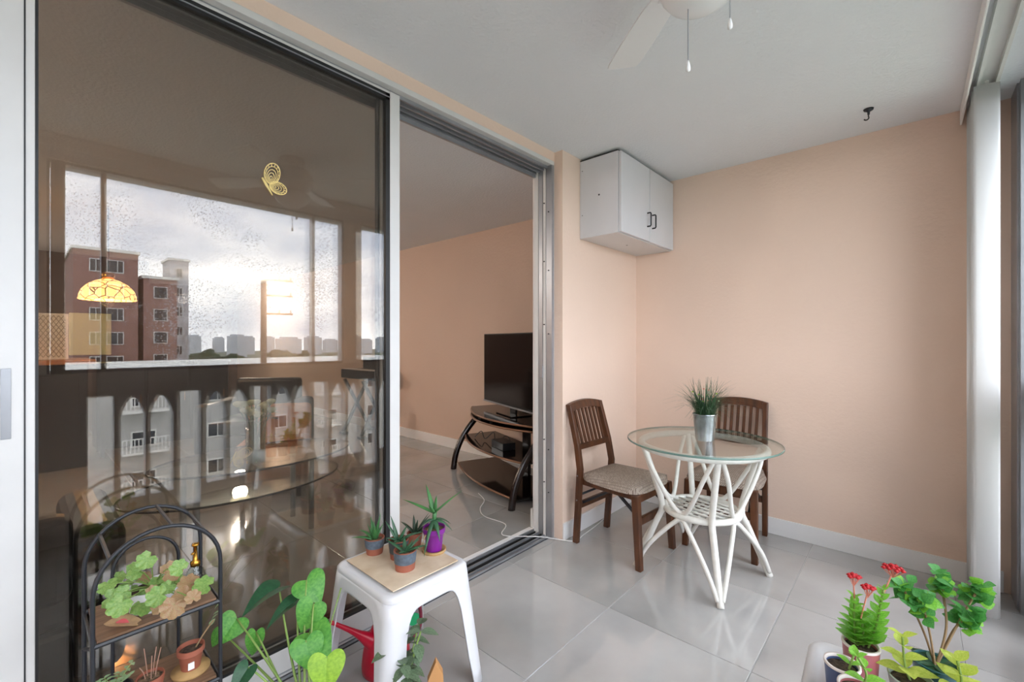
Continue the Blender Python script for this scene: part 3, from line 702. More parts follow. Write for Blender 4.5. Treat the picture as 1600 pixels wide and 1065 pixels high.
# ================================================================== arched metal plant stand
st = thing('plant_stand', 'black iron plant stand with arched frames and wooden shelves', 'shelf', (.128, .238, 0))
hw = .127; zt = .650
def archf(x, hw, zt, z0=0): return [(x, -hw, z0), (x, -hw, zt*.5)] + [(x, p[1], p[2]) for p in arc((x, 0, zt), hw, PI, 0, 18)] + [(x, hw, zt*.5), (x, hw, z0)]
for x, nme in ((.100, 'front_frame'), (-.100, 'back_frame')):
    MB().tube(archf(x, hw, zt), .0050, 8, up=(1, 0, 0)).build(nme, M_iron, st, smooth=True)
MB().tube(archf(-.096, .072, .62, .14), .0042, 8, up=(1, 0, 0)).build('inner_arch', M_iron, st, smooth=True)
for a in (math.radians(40), math.radians(80), math.radians(140)):
    y, z = hw*math.cos(a), zt + hw*math.sin(a); MB().tube([(-.1, y, z), (.1, y, z)], .0045, 6).build('cross_bar', M_iron, st)
for z in (.545, .335, .125):
    MB().tube([(-.1, -hw, z-.006), (.1, -hw, z-.006), (.1, hw, z-.006), (-.1, hw, z-.006)], .0055, 6, closed=True).build('shelf_frame', M_iron, st)
    MB().box(-.094, .094, -hw+.008, hw-.008, z-.006, z+.003).build('shelf_board', M_shelfw, st)
    for s in (-1, 1): MB().tube([(-.1, s*hw, z-.10), (.1, s*hw, z-.01)], .004, 6).build('side_brace', M_iron, st)
# geranium in a white trough on the top shelf
ge = thing('geranium', 'geranium with scalloped green and reddish leaves on the top shelf', 'plant', (.140, .235, .5485))
MB().lathe([(.042, 0), (.050, .03), (.054, .055), (.051, .056), (.048, .045)], 28, cap=False, sx=1, sy=1.15).build('pot', M_plastic, ge, smooth=True)
MB().lathe([(.049, .045), (.0005, .05)], 20, cap=False).build('soil', M_soil, ge)
GM = []
for q in range(3):
    vs = [(0, 0, 0)]; N = 36
    for k in range(N):
        a = 2*PI*k/N; r = (.46 + .035*math.cos(7*a) + .02*math.cos(21*a)) * (1 - .55*math.exp(-((a if a < PI else 2*PI-a)/.22)**2)); vs.append((r*math.sin(a)*1.05, .12 + r*(-math.cos(a)), .10*math.cos(7*a)*.4 + .06))
    fs = [(0, 1+k, 1+(k+1) % N) for k in range(N)]; mb = MB(); mb.add(vs, fs); GM.append(mb.mesh('geranium_leaf', True, recalc=False))
gl = [(168, 913, .035, 0), (183, 902, .03, 0), (172, 935, .04, 0), (190, 942, .045, 0), (203, 918, .04, 0), (215, 893, .035, 0), (232, 872, .04, 0), (222, 940, .06, 0), (240, 917, .05, 0), (265, 915, .035, 0), (282, 888, .035, 0), (275, 908, .025, 0), (322, 915, .05, 0), (272, 945, .05, 1), (252, 950, .035, 1), (298, 912, .045, 1), (302, 935, .03, 1), (225, 905, .03, 1), (262, 895, .045, 1), (205, 890, .03, 0), (196, 925, .035, 0), (288, 932, .04, 1), (250, 930, .04, 0), (235, 925, .03, 1)]
for i, (px, py, sz, c) in enumerate(gl):
    tt = 1.10 + .08*((i*37) % 10)/10 - .05*(py > 925); A = wpt(px, py, tt) - ge.location
    up = (CAMP - ge.location - A).normalized()*1.0 + Vector((random.uniform(-.35, .35), random.uniform(-.35, .35), .35)); az = random.uniform(0, 2*PI)
    d = Vector((math.cos(az), math.sin(az), 0)); d = (d - up*d.dot(up)/up.length_squared)
    place('leaf', GM[i % 3], G_ger2 if c else G_ger, ge, A, d, up, s=sz*random.uniform(1.0, 1.25))
    MB().tube(bez((0, 0, .045), (A.x*.3, A.y*.3, max(.05, A.z*.9)), A, 5), .0016, 5).build('stalk', M_stem, ge)
dl = thing('fallen_leaf', 'dried tan leaf with pink tip on the top shelf', 'leaf', (.195, .165, .5485))
place('leaf', LF, mat('tan_leaf', '#c8a27c', .7, var=.2), dl, (-.02, -.03, .012), (.5, 1, 0), s=.085)
place('petal', LF, mat('coral_pink', '#e0616a', .6), dl, (.0, -.01, .016), (.6, .6, .15), s=.03)
ms = thing('plant_mister', 'small glass plant mister with brass pump behind the geranium', 'mister', (.120, .332, .5485))
MB().lathe([(.022, 0), (.024, .004), (.024, .035), (.018, .052), (.010, .06), (.010, .066)], 20, cap=False).build('bottle', M_clearcup, ms, smooth=True)
MB().lathe([(.012, .062), (.012, .074), (.006, .078), (.0045, .115), (.009, .118), (.009, .124), (.002, .125)], 14).build('pump', M_brass, ms, smooth=True)
MB().tube([(0, 0, .10), (.02, -.012, .104)], .0035, 8).build('nozzle', M_brass, ms, smooth=True)
# lower shelf pots
ZL = .3385
tp = thing('terracotta_pot', 'terracotta pot with a white tag on a round cork saucer', 'plant', (.15, .315, ZL))
MB().lathe([(.044, 0), (.045, .003), (.045, .006), (.034, .006), (.034, .009), (.0005, .009)], 26, cap=False).build('saucer', MATS['cork'], tp, smooth=True)
pot(tp, [(.022, .0095), (.028, .048), (.032, .052), (.032, .066), (.029, .066), (.028, .055)], M_terra, .028, .055)
MB().box(.0265, .0285, -.012, .002, .018, .036).build('tag', M_white, tp)
MB().tube(bez((0, .01, .055), (.0, .03, .09), (-.005, .055, .11), 6), .0022, 6).build('stem', M_woodstem, tp)
for i in range(4): place('leaf', LF, G_pale, tp, (-.004, .045+.004*i, .098+.014*i), (random.uniform(-1, 1), random.uniform(-.5, 1), .8), s=.022)
tp = thing('small_pot', 'small terracotta pot of dry sticks on the lower shelf', 'plant', (.165, .225, ZL))
pot(tp, [(.024, 0), (.030, .04), (.030, .043), (.027, .043), (.027, .036)], M_terra, .027, .036, M_pebble)
for i in range(5):
    a = i*1.2; MB().tube(bez((.01*math.cos(a), .01*math.sin(a), .036), (.012*math.cos(a), .012*math.sin(a), .06), (.022*math.cos(a), .022*math.sin(a), random.uniform(.06, .13)), 4), .0012, 5).build('stick', mat('dry_stick', '#9a7766', .7), tp)
tp = thing('small_pot', 'dark pot of pale feathery sprigs on the lower shelf', 'plant', (.165, .155, ZL))
pot(tp, [(.030, 0), (.036, .045), (.037, .048), (.034, .048), (.033, .04)], M_iron, .033, .04)
for i in range(7):
    a = i*.9; tip = Vector((.035*math.cos(a), .035*math.sin(a), random.uniform(.06, .10))); q = bez((0, 0, .04), tip*.5 + Vector((0, 0, .03)), tip, 4); MB().tube(q, .001, 5).build('stem', M_stem, tp)
    for j in range(2, 5):
        for s in (0, PI): place('leaf', LF, G_pale, tp, q[j], (math.cos(a+1.5+s), math.sin(a+1.5+s), .3), s=.015)

# ================================================================== flowering pots on the right stool
ZQ = .4315
def rpot(x, y, label, prof, m, sr=.03, sz=.05):
    o = thing('flower_pot', label, 'plant', (x, y, ZQ), 0, 'flower pots on the right stool'); pot(o, prof, m, sr, sz)
    return o
def cupprof(r0, r1, h): return [(r0, 0), (r0+(r1-r0)*.5, h*.5), (r1, h), (r1+.001, h+.002), (r1-.002, h+.003), (r1-.004, h-.008)]
M_rosepot = mat('rose_glaze', '#b4686c', .4, var=.12); M_bluepot = mat('blue_glaze', '#4a5c86', .4, var=.12); M_rimw = mat('pale_rim', '#d9cfcb', .5)
M_celadon = mat('celadon_glaze', '#aab9ae', .35, var=.06); M_teal = mat('teal_glaze', '#3d6b72', .35, var=.1); M_blush = mat('blush_glaze', '#d6b6a4', .5, var=.08)
KL = leaf_mesh('oval_leaf_b', lambda u: .35*math.sin(PI*u**.85)+.012, .25, .15)
def sprig(t, pts, m, s0=.03, s1=.016, n=9, elev=.45, ph0=0, stem=M_stem, r=.0025):
    q = spline(pts, 8); MB().tube(q, r, 6).build('stem', stem, t, smooth=True); N = len(q)-1
    for i in range(n):
        f = (i+1)/n; p = q[int(N*(.15+.85*f))]; a = ph0 + i*PI/2
        for s in (0, PI): place('leaf', KL, m, t, p, (math.cos(a+s), math.sin(a+s), elev + .5*f*f), s=s0 + (s1-s0)*f)
def blooms(t, p, R=.016, n=9, m=M_redfl):
    for i in range(n):
        a = i*2.4; r = R*math.sqrt(i/n); d = Vector((r*math.cos(a), r*math.sin(a), .012 - r*.3)); MB().tube([p - Vector((0, 0, .012)), p+d], .0009, 5).build('flower_stalk', M_pink, t)
        o = place('blossom', FL, m, t, p+d, (1, 0, 0), s=1.05)
def rim(t, r, h): MB().lathe([(r+.0014, h-.001), (r+.001, h+.0035), (r-.0035, h+.0035), (r-.004, h-.003)], 28, cap=False).build('rim', M_rimw, t, smooth=True)
t = rpot(1.536, 1.329, 'tall kalanchoe with red flower heads in rose pot at the back', cupprof(.030, .036, .098), M_rosepot, sr=.032, sz=.089); rim(t, .036, .098)
sprig(t, [(-.004, 0, .08), (-.012, 0, .13), (-.012, .005, .200)], G_kal, .050, .022, 13, .75)
sprig(t, [(.004, .004, .08), (.004, .01, .12), (.0, .010, .165)], G_kal, .045, .024, 8, .7, .5)
sprig(t, [(.01, .006, .08), (.028, .02, .15), (.040, .032, .228)], G_kal, .048, .020, 13, .75, .7)
for pts in ([(-.012, .005, .195), (-.014, .005, .240)], [(0, 0, .16), (.012, .012, .220)], [(.040, .032, .22), (.056, .050, .268)]):
    MB().tube(pts, .0018, 6).build('flower_stem', M_pink, t); blooms(t, Vector(pts[1]), .020 if pts[1][2] > .25 else .013, 14 if pts[1][2] > .25 else 9, M_redfl)
t = rpot(1.508, 1.252, 'small blue glazed pot between the two rose pots', cupprof(.028, .034, .080), M_bluepot, sr=.031, sz=.071); rim(t, .034, .080)
sprig(t, [(.01, 0, .065), (.02, .004, .105)], G_kal, .03, .026, 2, .5)
t = rpot(1.543, 1.188, 'rose pot with a single leafy cutting at the front left', cupprof(.031, .037, .080), M_rosepot, sr=.034, sz=.071); rim(t, .037, .080)
sprig(t, [(-.005, .0, .065), (.012, .004, .11), (-.002, .0, .145)], G_kal, .046, .02, 3, .35, .4)
t = rpot(1.624, 1.320, 'pale celadon pot of yellow-green leaves at the front right', cupprof(.030, .040, .068), M_celadon, sr=.035, sz=.06)
sprig(t, [(0, 0, .06), (-.01, .004, .09), (-.014, .006, .15)], G_yel, .062, .03, 5, .25, .3)
t = rpot(1.666, 1.417, 'teal pot of branching jade green foliage at the back right', cupprof(.034, .042, .07), M_teal, sr=.037, sz=.06)
for q in ([(0, 0, .06), (-.02, .03, .12), (-.055, .045, .20)], [(0, 0, .06), (-.01, .02, .13), (-.022, .03, .185)], [(0, 0, .06), (.02, .05, .14), (.012, .09, .225)], [(0, 0, .06), (.04, .06, .15), (.075, .11, .22)], [(0, 0, .06), (.03, .05, .13), (.055, .07, .17)]):
    q2 = spline(q, 8); MB().tube(q2, .0026, 6).build('branch', M_woodstem, t, smooth=True); e = Vector(q[-1])
    for i in range(30):
        a = i*2.4; z = random.uniform(-.03, .02); d = (math.cos(a), math.sin(a), random.uniform(-.3, 1.3)); place('leaf', KL, G_kald if i % 3 else G_kal, t, e + Vector((random.uniform(-.012, .012), random.uniform(-.012, .012), z)), d, (random.uniform(-.6, .6), random.uniform(-1, .2), .7), s=random.uniform(.022, .034), sx=random.uniform(.030, .042))
for i in range(6): a = i*1.05 + .3; place('leaf', KL, G_heartd, t, (0, 0, .065), (math.cos(a), math.sin(a), .15), s=.06)
t = rpot(1.698, 1.340, 'blush pot of lime yellow leaves at the right edge', cupprof(.028, .034, .055), M_blush, sr=.030, sz=.047)
sprig(t, [(0, 0, .045), (.006, .005, .09), (.0, .012, .125)], G_yel, .06, .034, 5, .3, .9)

# ================================================================== living room
# --- television stand and television
th = math.atan2(-.41, 1.14)          # width direction runs from far left foot to near right foot
sd = thing('tv_stand', 'dark curved leg television stand with black glass shelves', 'tv stand', (-1.13, 2.625, 0), th)
hw_ = .60
for s in (-1, 1):
    b = MB(); pts = spline([(s*hw_, .0, 0), (s*hw_, .03, .16), (s*hw_, .12, .34), (s*hw_*.98, .28, .53)], 6)
    b.tube(pts, .030, 8, flat=.75).build('leg', M_darkwood, sd, smooth=True)
def lens(z, w, y0, y1, bul, m, name, th_=.012):
    n = 20; poly = [(-w + 2*w*i/n, y0 - bul*(1-(-1+2*i/n)**2)) for i in range(n+1)] + [(w, y1), (-w, y1)]
    b = MB().prism(poly, lambda u, v: (u, v, z), lambda u, v: (u, v, z+th_)); o = b.build(name, m, sd)
    e = MB().tube([(p[0], p[1]-.002, z+th_/2) for p in poly[:n+1]], .009, 8).build('shelf_rim', M_rim, o, smooth=True)
lens(.055, .585, .05, .45, .09, M_bglass, 'shelf'); lens(.315, .60, .13, .45, .13, M_bglass, 'shelf'); lens(.545, .62, .22, .50, .20, M_bglass, 'shelf'); lens(.585, .60, .20, .50, .17, M_bglass, 'shelf')
MB().box(-.05, .05, .46, .49, .05, .60).build('spine', M_darkwood, sd)
for s in (-.25, .0): MB().tube([(s, .12, .555), (s, .12, .59)], .012, 12).build('spacer', M_alug, sd)
tv = thing('television', 'large black flat television on the dark stand', 'television', (-1.13, 2.625, 0), th)
MB().box(-.545, .615, .30, .335, .655, 1.315).build('cabinet', M_bezel, tv, bevel=.006)
MB().box(-.533, .603, .2975, .3005, .685, 1.303).build('screen', M_screen, tv)
MB().box(-.545, .615, .294, .303, .655, .668).build('bottom_trim', M_alug, tv)
MB().box(-.11, .19, .22, .42, .5975, .606).build('foot', M_bglass, tv, bevel=.003); MB().box(-.01, .09, .31, .33, .60, .68).build('neck', M_bezel, tv)
bx_ = MB().box(-.10, .12, -.06, .06, 0, .06).build('media_box', M_blk, None, bevel=.004); bx_.location = (-1.0, 2.79, .3275); bx_.rotation_euler = (0, 0, th); tag(bx_, 'small black media box on the middle shelf of the stand', 'box')
tag(MB().tube(spline([(-1.45, 2.88, .335), (-1.38, 2.90, .40), (-1.30, 2.87, .345), (-1.22, 2.90, .41), (-1.15, 2.86, .345), (-1.06, 2.90, .40), (-1.0, 2.89, .36)], 6), .004, 6).build('cable_tangle', M_iron, None, True), 'tangle of black cables on the middle shelf', 'cable')
# outlet on the wall behind the stand
ot = MB().box(-1.06, -.94, YL-.006, YL, .30, .42).build('wall_outlet', M_board, None, bevel=.002); tag(ot, 'beige wall outlet plate behind the television stand', 'outlet')
# --- digital piano with cross stand
pn = thing('digital_piano', 'black digital piano on cross stand against the far wall', 'piano', (-3.83, 3.14, 0))
MB().box(-.43, .43, -.16, .16, .74, .86).build('case', M_blk, pn, bevel=.008)
MB().box(-.38, .38, -.155, -.02, .861, .868).build('keys', M_white, pn); MB().box(-.30, .30, .10, .13, .86, 1.02).build('music_rest', M_blk, pn)
for s in (-.25, .22):
    MB().bar((s, -.22, .02), (s, .16, .735), .035, .035, (1, 0, 0)).build('stand_bar', M_blk, pn); MB().bar((s+.04, .16, .02), (s+.04, -.22, .735), .035, .035, (1, 0, 0)).build('stand_bar', M_blk, pn)
    MB().box(s-.03, s+.07, -.26, -.18, 0, .03).build('stand_foot', M_blk, pn)
    MB().box(s-.03, s+.07, .12, .20, 0, .03).build('stand_foot', M_blk, pn)
# --- two-tier glass table with flowers
gt = thing('glass_table', 'oval two-tier glass table seen through the tinted door', 'table', (-1.50, .98, 0), PI/2)
for z, rx, ry, ox in ((.36, .60, .40, -.05), (.50, .58, .36, .06)):
    o = MB().lathe([(.001, z), (.99, z), (.99, z+.012), (.001, z+.012)], 56, (ox, 0, 0), cap=False, sx=rx, sy=ry).build('glass_tier', M_clear, gt)
    MB().lathe([(.988, z), (1, z+.002), (1, z+.010), (.988, z+.012)], 56, (ox, 0, 0), cap=False, sx=rx, sy=ry).build('glass_rim', M_gdark, o, smooth=True)
for x, y in ((-.32, -.15), (.32, -.15), (-.32, .15), (.32, .15)): MB().lathe([(.018, 0), (.018, .498)], 12, (x, y, 0)).build('leg', M_alug, gt, smooth=True)
vs_ = thing('flower_vase', 'clear cylinder vase of cream flowers on the glass table', 'vase', (-1.28, .94, .513))
MB().lathe([(.045, 0), (.050, .004), (.056, .26), (.053, .26), (.047, .012), (.001, .012)], 24, cap=False).build('vase_body', M_clearcup, vs_, smooth=True)
MB().lathe([(.0465, .013), (.050, .17), (.001, .17)], 20, cap=False).build('water', glass('water', (.75, .85, .80), .02), vs_, smooth=True)
for i in range(18):
    a = i*2.4; r = .03*math.sqrt(i/18); tip = Vector((r*3.4*math.cos(a), r*3.4*math.sin(a), .33 + .03*math.cos(i*1.7)))
    q = bez((-r*.7*math.cos(a), -r*.7*math.sin(a), .02), (r*math.cos(a), r*math.sin(a), .2), tip, 5); MB().tube(q, .0035, 5).build('stem', mat('flower_stem_green', '#4f7a58', .5), vs_)
    MB().lathe([(.004, -.012), (.022, .004), (.026, .014), (.016, .022), (.002, .024)], 9, tip, wob=.15, wn=5).build('blossom', M_whitefl, vs_, smooth=True)
    place('leaf', LF, G_pale if False else G_sage, vs_, q[4], (math.cos(a), math.sin(a), .25), s=.07)
# peach upholstered chair behind the table
def padded(name, label, loc, rz, m, w=.52, d=.5, zs=.44, zb=.85, cat='chair', arms=False):
    t = thing(name, label, cat, loc, rz)
    MB().box(-d/2, d/2, -w/2, w/2, zs-.14, zs).build('seat', m, t, bevel=.035, seg=3)
    MB().box(-d/2-.02, -d/2+.10, -w/2, w/2, zs-.05, zb).build('backrest', m, t, bevel=.04, seg=3)
    for x in (-d/2+.05, d/2-.05):
        for y in (-w/2+.05, w/2-.05): MB().lathe([(.016, 0), (.02, zs-.14)], 10, (x, y, 0)).build('leg', M_darkwood, t)
    if arms:
        for s in (-1, 1): MB().box(-d/2, d/2, s*(w/2+.06)-.08, s*(w/2+.06)+.08, .08, zs+.18).build('armrest', m, t, bevel=.05, seg=3)
        MB().box(-d/2, d/2, -w/2, w/2, .06, zs-.14).build('base', m, t, bevel=.02)
    return t
padded('dining_chair', 'peach upholstered chair behind the two-tier glass table', (-2.30, 1.42, 0), math.radians(-30), mat('peach_fabric', '#cf9a72', .85, var=.1), .50, .46, .44, .70)
padded('armchair', 'black armchair at the back of the living room', (-3.7, 1.75, 0), math.radians(-40), M_leather, .70, .7, .42, .82, 'armchair', True)
# dark leather recliner right behind the glass on the left
rc = padded('recliner', 'dark leather recliner just behind the left edge of the glass', (-.78, -.16, 0), math.radians(180), M_leather, .56, .62, .42, .66, 'armchair', True)
# --- bar counter, kitchen behind
bar = thing('bar_counter', 'dark bar counter with a light wooden ledge on the left', 'counter', (-4.7, -.55, 0))
MB().box(-.25, .25, -1.40, 1.0, 0, 1.02).build('base', M_darkwood, bar, bevel=.01)
MB().box(-.38, .38, -1.43, 1.05, 1.02, 1.065).build('ledge', mat('ledge_wood', '#a0704a', .4, var=.2, vscale=6), bar, bevel=.008)
for k in range(5): MB().box(.25, .262, -1.3+.46*k, -.9+.46*k, .12, .92).build('front_panel', M_darkwood, bar, bevel=.006)
lt = thing('lattice_panel', 'white diamond lattice panel standing on the bar counter', 'panel', (-4.62, .20, 1.0655))
MB().box(-.01, .01, -.12, .12, 0, .02).box(-.01, .01, -.12, .12, .43, .45).box(-.01, .01, -.12, -.10, .02, .43).box(-.01, .01, .10, .12, .02, .43).build('frame', M_white, lt)
MB().box(-.008, -.002, -.10, .10, .02, .43).build('backing', M_white, lt)
for k in range(-11, 12):
    for sg in (-1, 1):
        c0 = k*.035; pts = []
        zA, zB = .02, .43
        # line y = c0 + sg*(z-.225)*.6 clipped to the frame
        zs = sorted((max(zA, min(zB, .225 + sg*(-.10-c0)/.6)), max(zA, min(zB, .225 + sg*(.10-c0)/.6))))
        if zs[1]-zs[0] > .03: MB().bar((.002+.002*sg, c0+sg*(zs[0]-.225)*.6, zs[0]), (.002+.002*sg, c0+sg*(zs[1]-.225)*.6, zs[1]), .006, .004, (1, 0, 0)).build('lath', mat('grey_lath', '#9a948c', .6), lt)
sb = thing('sideboard', 'long dark sideboard added to darken the back beside the bar counter', 'sideboard', (-5.0, 1.16, 0))  # added so the room behind the glass stays dark here
MB().box(-.22, .22, -.62, .60, .08, .98).build('body', M_darkwood, sb, bevel=.008)
MB().box(-.24, .25, -.64, .62, .98, 1.01).build('top', M_darkwood, sb, bevel=.006)
for k in range(3):
    d_ = MB().box(.22, .238, -.60+.40*k, -.22+.40*k, .12, .95).build('door', M_darkwood, sb, bevel=.006); MB().tube([(.245, -.26+.40*k, .55), (.245, -.26+.40*k, .65)], .006, 8).build('handle', M_brass, d_)
for x in (-.18, .18):
    for y in (-.57, .55): MB().box(x-.02, x+.02, y-.02, y+.02, 0, .08).build('leg', M_darkwood, sb)
kp = MB().box(-6.885, -6.85, .44, .87, 1.05, 1.63).build('kitchen_panel', mat('pale_yellow', '#e6dfa6', .6, var=.06), None, bevel=.01); tag(kp, 'pale yellow panel hanging behind the bar counter', 'panel')
kw = MB().box(-6.99, -6.90, YLEFT, 1.3, 0, HC); struct('wall_kitchen', kw, MATS['shaded_wall_paint'], 'kitchen wall behind the bar counter with shade put into the colour')  # same darkened colour, shade painted in behind the bar
# --- pendant lamp
pl = thing('pendant_lamp', 'glowing amber stained glass pendant lamp on a dark cord', 'lamp', (-3.75, .53, 0))
m = bpy.data.materials.new('amber_glass'); m.use_nodes = True; n = m.node_tree.nodes; l = m.node_tree.links; bb = n['Principled BSDF']
tcx = n.new('ShaderNodeTexCoord'); vo = n.new('ShaderNodeTexVoronoi'); vo.feature = 'DISTANCE_TO_EDGE'; vo.inputs['Scale'].default_value = 14; l.new(tcx.outputs['Object'], vo.inputs['Vector'])
rp = n.new('ShaderNodeValToRGB'); rp.color_ramp.elements[0].position = .02; rp.color_ramp.elements[0].color = (.10, .04, .01, 1); rp.color_ramp.elements[1].position = .06; rp.color_ramp.elements[1].color = (1, .55, .20, 1)
l.new(vo.outputs['Distance'], rp.inputs[0]); l.new(rp.outputs[0], bb.inputs['Emission Color']); l.new(rp.outputs[0], bb.inputs['Base Color']); bb.inputs['Emission Strength'].default_value = 4.5
MB().lathe([(.040, 1.805), (.045, 1.80), (.085, 1.785), (.14, 1.75), (.18, 1.70), (.196, 1.65), (.194, 1.63)], 40, cap=False, wob=.0).build('shade', m, pl, smooth=True)
MB().lathe([(.192, 1.635), (.196, 1.617), (.189, 1.612)], 48, cap=False, wob=.03, wn=16).build('scalloped_rim', m, pl, smooth=True)
MB().lathe([(.012, 1.87), (.045, 1.85), (.045, 1.80)], 20).build('cap', M_brass, pl, smooth=True)
MB().tube([(0, 0, 1.86), (0, 0, 2.44)], .006, 8).build('cord', M_iron, pl)
MB().lathe([(.001, 1.66), (.03, 1.68), (.035, 1.71), (.015, 1.76), (.012, 1.80)], 16, cap=False).build('bulb', mat('bulb_glow', (1, .8, .5), .5, emit='#ffdca8', estr=40), pl, smooth=True)
ld = bpy.data.lights.new('pendant_light', 'POINT'); ld.energy = 18; ld.color = (1, .72, .42); ld.shadow_soft_size = .05; lo = bpy.data.objects.new('pendant_light', ld); C.objects.link(lo); lo.parent = pl; lo.location = (0, 0, 1.60)
# --- ceiling lights of the living room: one seen, two added out of view
def dome(loc, label, w):
    t = thing('ceiling_light', label, 'lamp', loc, 0, 'ceiling lights of the living room')
    MB().lathe([(.17, 0), (.175, -.012), (.165, -.02)], 28).build('base', M_white, t); MB().lathe([(.16, -.02), (.145, -.05), (.09, -.08), (.001, -.092)], 28, cap=False).build('diffuser', mat('lit_opal', (1, .93, .82), .5, emit='#fff0d8', estr=9), t, smooth=True)
    d = bpy.data.lights.new('dome_light', 'POINT'); d.energy = w; d.color = (1, .93, .86); d.shadow_soft_size = .12; q = bpy.data.objects.new('dome_light', d); C.objects.link(q); q.parent = t; q.location = (0, 0, -.16)
dome((-7.6, 2.72, HC), 'small lit dome light on the ceiling at the far end', 120)
dome((-5.6, -1.2, HC), 'added out-of-view dome light on the kitchen ceiling behind the bar counter', 120)  # hidden lamp added to brighten the living room
dome((-2.6, -1.25, HC), 'added out-of-view fill dome on the living room ceiling near the recliner', 58)  # unseen lamp added as neutral fill for walls and ceiling
# --- gold butterfly ornaments
M_gold = mat('gold_filigree', '#e6d08a', .5, metal=.1, var=.15)
def butterfly(label, loc, s, roll):
    t = thing('butterfly_ornament', label, 'ornament', loc, 0, 'gold butterflies on the glass'); t.rotation_euler = (roll, 0, 0); t.scale = (s, s, s)
    for k, sx in enumerate((1,)):
        for (cy_, cz_, ry, rz_, rot) in ((.42, .30, .40, .26, .75), (.34, -.22, .30, .22, -.7)):
            for q in range(5):
                f = 1 - q*.21; pts = []
                for i in range(24):
                    a = 2*PI*i/24; u, v = ry*f*math.cos(a) - ry*(1-f)*.5, rz_*f*math.sin(a); pts.append((.0, sx*(cy_ + u*math.cos(rot) - v*math.sin(rot)), cz_ + u*math.sin(rot) + v*math.cos(rot)))
                MB().tube(pts, .019 if q == 0 else .013, 5, closed=True).build('wing_filigree', M_gold, t)
            for i in range(14):
                a = 2*PI*i/14; ca, sa = math.cos(a), math.sin(a)
                P = lambda f: (.0, sx*(cy_ + (ry*f*ca - ry*(1-f)*.5)*math.cos(rot) - rz_*f*sa*math.sin(rot)), cz_ + (ry*f*ca - ry*(1-f)*.5)*math.sin(rot) + rz_*f*sa*math.cos(rot))
                MB().tube([P(.79), P(1.0)], .013, 5).build('wing_spoke', M_gold, t)
    MB().tube([(.01, 0, -.38), (.01, 0, 0), (.01, 0, .28)], [.02, .05, .035], 8).build('body', M_gold, t, smooth=True)
butterfly('gold filigree butterfly stuck on the upper part of the glass', (-.089, .590, 1.802), .098, math.radians(32))
butterfly('gold filigree butterfly on the rear glass above the glass table', (-.185, .515, .830), .066, math.radians(-25))

# ================================================================== outside (seen mirrored in the door glass)
def mir(px, py, t):
    """real place of something the glass (plane x=-0.10) mirrors at photo position px,py and path length t"""
    p = wpt(px, py, t); return Vector((-.20 - p.x, p.y, p.z))
ZG = -13.0
tag(MB().box(2.6, 700, -500, 500, ZG-.5, ZG).build('ground', mat('street_ground', '#6f706c', .9, col2='#5c6b4c', vscale=.08)), 'grey and green ground of the neighbourhood below', kind='structure')
M_win = mat('dark_window', '#2b3138', .15); M_wfr = mat('window_frame_white', '#d8d8d4', .6)
def block(name, label, x, y0, y1, zt, m, rows, cols, ww=1.5, wh=1.4, rz0=None, depth=14, zt2=None, frame=M_wfr, margin=1.5, rail=False):
    t = thing(name, label, 'building', (x, 0, ZG))
    H_ = zt - ZG
    MB().box(0, depth, y0, y1, 0, H_).build('wall', m, t); MB().box(-.2, depth+.2, y0-.2, y1+.2, H_, H_+.35).build('roof_edge', M_wfr, t)
    fr = MB().box(-.06, .0, -ww/2, ww/2, 0, wh).mesh('window'); fr.materials.append(frame)
    pn_ = MB().box(-.09, -.05, -ww/2+.1, -.04, .1, wh-.1).box(-.09, -.05, .04, ww/2-.1, .1, wh-.1).mesh('pane'); pn_.materials.append(M_win)
    bal = MB().box(-1.2, 0, -ww*.9, ww*.9, -.35, -.2).mesh('balcony_slab'); bal.materials.append(M_wfr)
    rl = MB().box(-1.2, -1.14, -ww*.9, ww*.9, .75, .83)
    for k in range(13): rl.box(-1.19, -1.15, -ww*.9+ww*1.8*k/12-.03, -ww*.9+ww*1.8*k/12+.03, -.2, .75)
    rl = rl.mesh('railing'); rl.materials.append(M_wfr)
    for r in range(rows):
        for c in range(cols):
            yy = y0 + margin + (y1-y0-2*margin)*(c+.5)/cols; zz = H_ - 2.6 - r*3.0
            if zz < .3: continue
            o = link('window', fr, None, t); o.location = (0, yy, zz); q = link('pane', pn_, None, o)
            if rail and c % 3 == 0:
                q = link('balcony_slab', bal, None, t); q.location = (0, yy, zz); q = link('railing', rl, None, t); q.location = (0, yy, zz)
    return t
p = mir(245, 580, 34)
block('apartment_block', 'pale grey apartment block with white balconies across the street', p.x, -12, 34, p.z, mat('pale_render', '#b4b3b0', .9, var=.08, vscale=.3), 4, 9, 1.5, 1.2, rail=True)
a = mir(275, 440, 62); b2 = mir(108, 408, 62)
block('brick_building', 'tall reddish brick building mirrored in the door glass', a.x-2, 4.2, 10.2, b2.z, mat('salmon_brick', '#937068', .9, var=.15, vscale=.6), 7, 3, 1.2, 1.6)
block('brick_building', 'lower reddish brick wing beside the tall brick building', a.x-1.5, 10.8, 14.4, a.z, MATS['salmon_brick'], 6, 2, 1.2, 1.6)
c_ = mir(285, 402, 66)
block('concrete_tower', 'pale concrete tower behind the brick wing', c_.x+4, c_.y-.8, c_.y+1.6, c_.z, mat('pale_concrete', '#bcbcc0', .9, var=.05), 6, 1, .9, 1.5, depth=5)
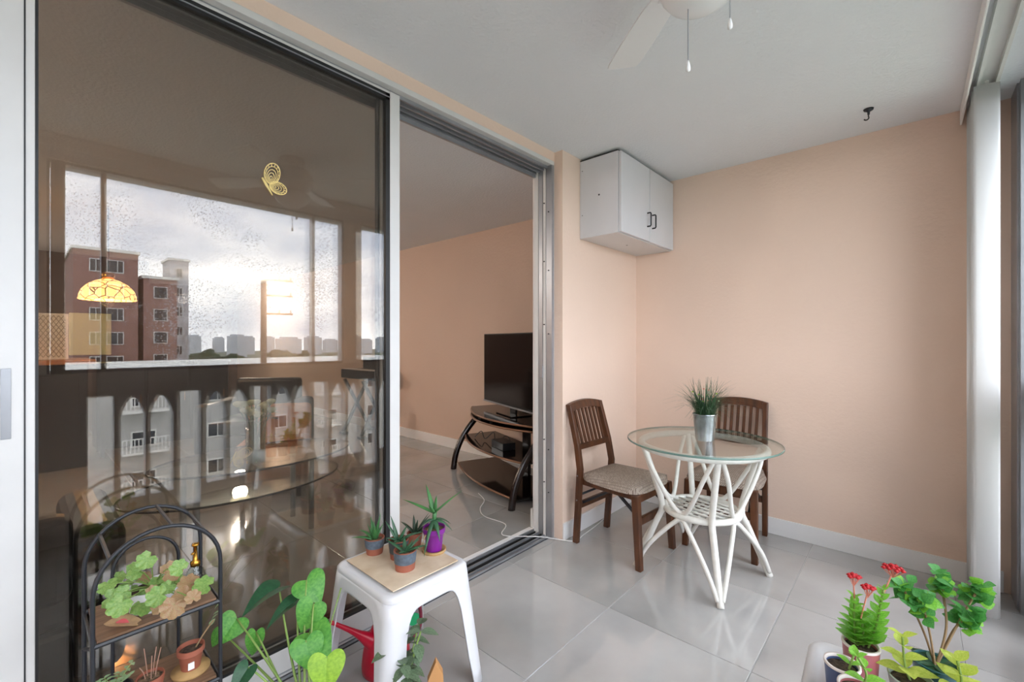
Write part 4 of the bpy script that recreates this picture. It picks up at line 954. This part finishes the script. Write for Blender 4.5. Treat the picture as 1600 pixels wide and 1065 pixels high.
# utility pole
pp = mir(412, 432, 24)
up_ = thing('utility_pole', 'tall utility pole with short crossarms against the cloudy sky', 'pole', (pp.x, pp.y, ZG))
MB().lathe([(.20, 0), (.14, pp.z-ZG)], 12).build('shaft', mat('pole_wood', '#5b4a3c', .9, var=.2), up_, smooth=True)
for dz in (-.15, -1.0, -2.0):
    ca = MB().bar((0, -.1, pp.z-ZG+dz), (.0, 1.5, pp.z-ZG+dz+.03), .10, .10).build('crossarm', MATS['pole_wood'], up_)
    for yy in (.8, 1.4): MB().lathe([(.04, 0), (.06, .08), (.03, .2)], 8, (0, yy, pp.z-ZG+dz+.06)).build('insulator', M_wfr, ca)
# trees
def tree(px, py, t, r, lab):
    q = mir(px, py, t); e = thing('street_tree', lab, 'tree', (q.x, q.y, ZG), 0, 'trees below the balcony')
    bm = bmesh.new(); bmesh.ops.create_icosphere(bm, subdivisions=4, radius=1)
    for v in bm.verts:
        k = 1 + .16*math.sin(v.co.x*7+px) * math.cos(v.co.y*6+py) + .14*math.sin(v.co.z*9+v.co.x*5) + random.uniform(-.10, .10); v.co *= k
    me = bpy.data.meshes.new('crown'); bm.to_mesh(me); bm.free(); o = link('crown', me, mat('tree_foliage', '#3f5a3a', .9, col2='#243a2a', vscale=1.2), e); o.location = (0, 0, q.z - ZG - r*.8); o.scale = (r, r, r*.85)
    MB().tube([(0, 0, 0), (.1, .1, q.z-ZG-r*1.2)], [.22, .14], 8).build('trunk', mat('bark', '#4a3b2e', .95, var=.2), e, smooth=True)
for i, (px, py, t, r) in enumerate(((322, 552, 86, 3.2), (366, 560, 60, 2.8), (440, 552, 67, 3.0), (522, 558, 70, 3.0), (480, 554, 92, 3.0), (592, 556, 76, 3.4))):
    tree(px, py, t, r, ['broad dark tree left of the utility pole', 'smaller dark tree close left of the utility pole', 'tall tree just right of the utility pole', 'tree well right of the utility pole', 'rounded tree between two taller trees', 'widest tree at the far right of the street'][i])
# far skyline
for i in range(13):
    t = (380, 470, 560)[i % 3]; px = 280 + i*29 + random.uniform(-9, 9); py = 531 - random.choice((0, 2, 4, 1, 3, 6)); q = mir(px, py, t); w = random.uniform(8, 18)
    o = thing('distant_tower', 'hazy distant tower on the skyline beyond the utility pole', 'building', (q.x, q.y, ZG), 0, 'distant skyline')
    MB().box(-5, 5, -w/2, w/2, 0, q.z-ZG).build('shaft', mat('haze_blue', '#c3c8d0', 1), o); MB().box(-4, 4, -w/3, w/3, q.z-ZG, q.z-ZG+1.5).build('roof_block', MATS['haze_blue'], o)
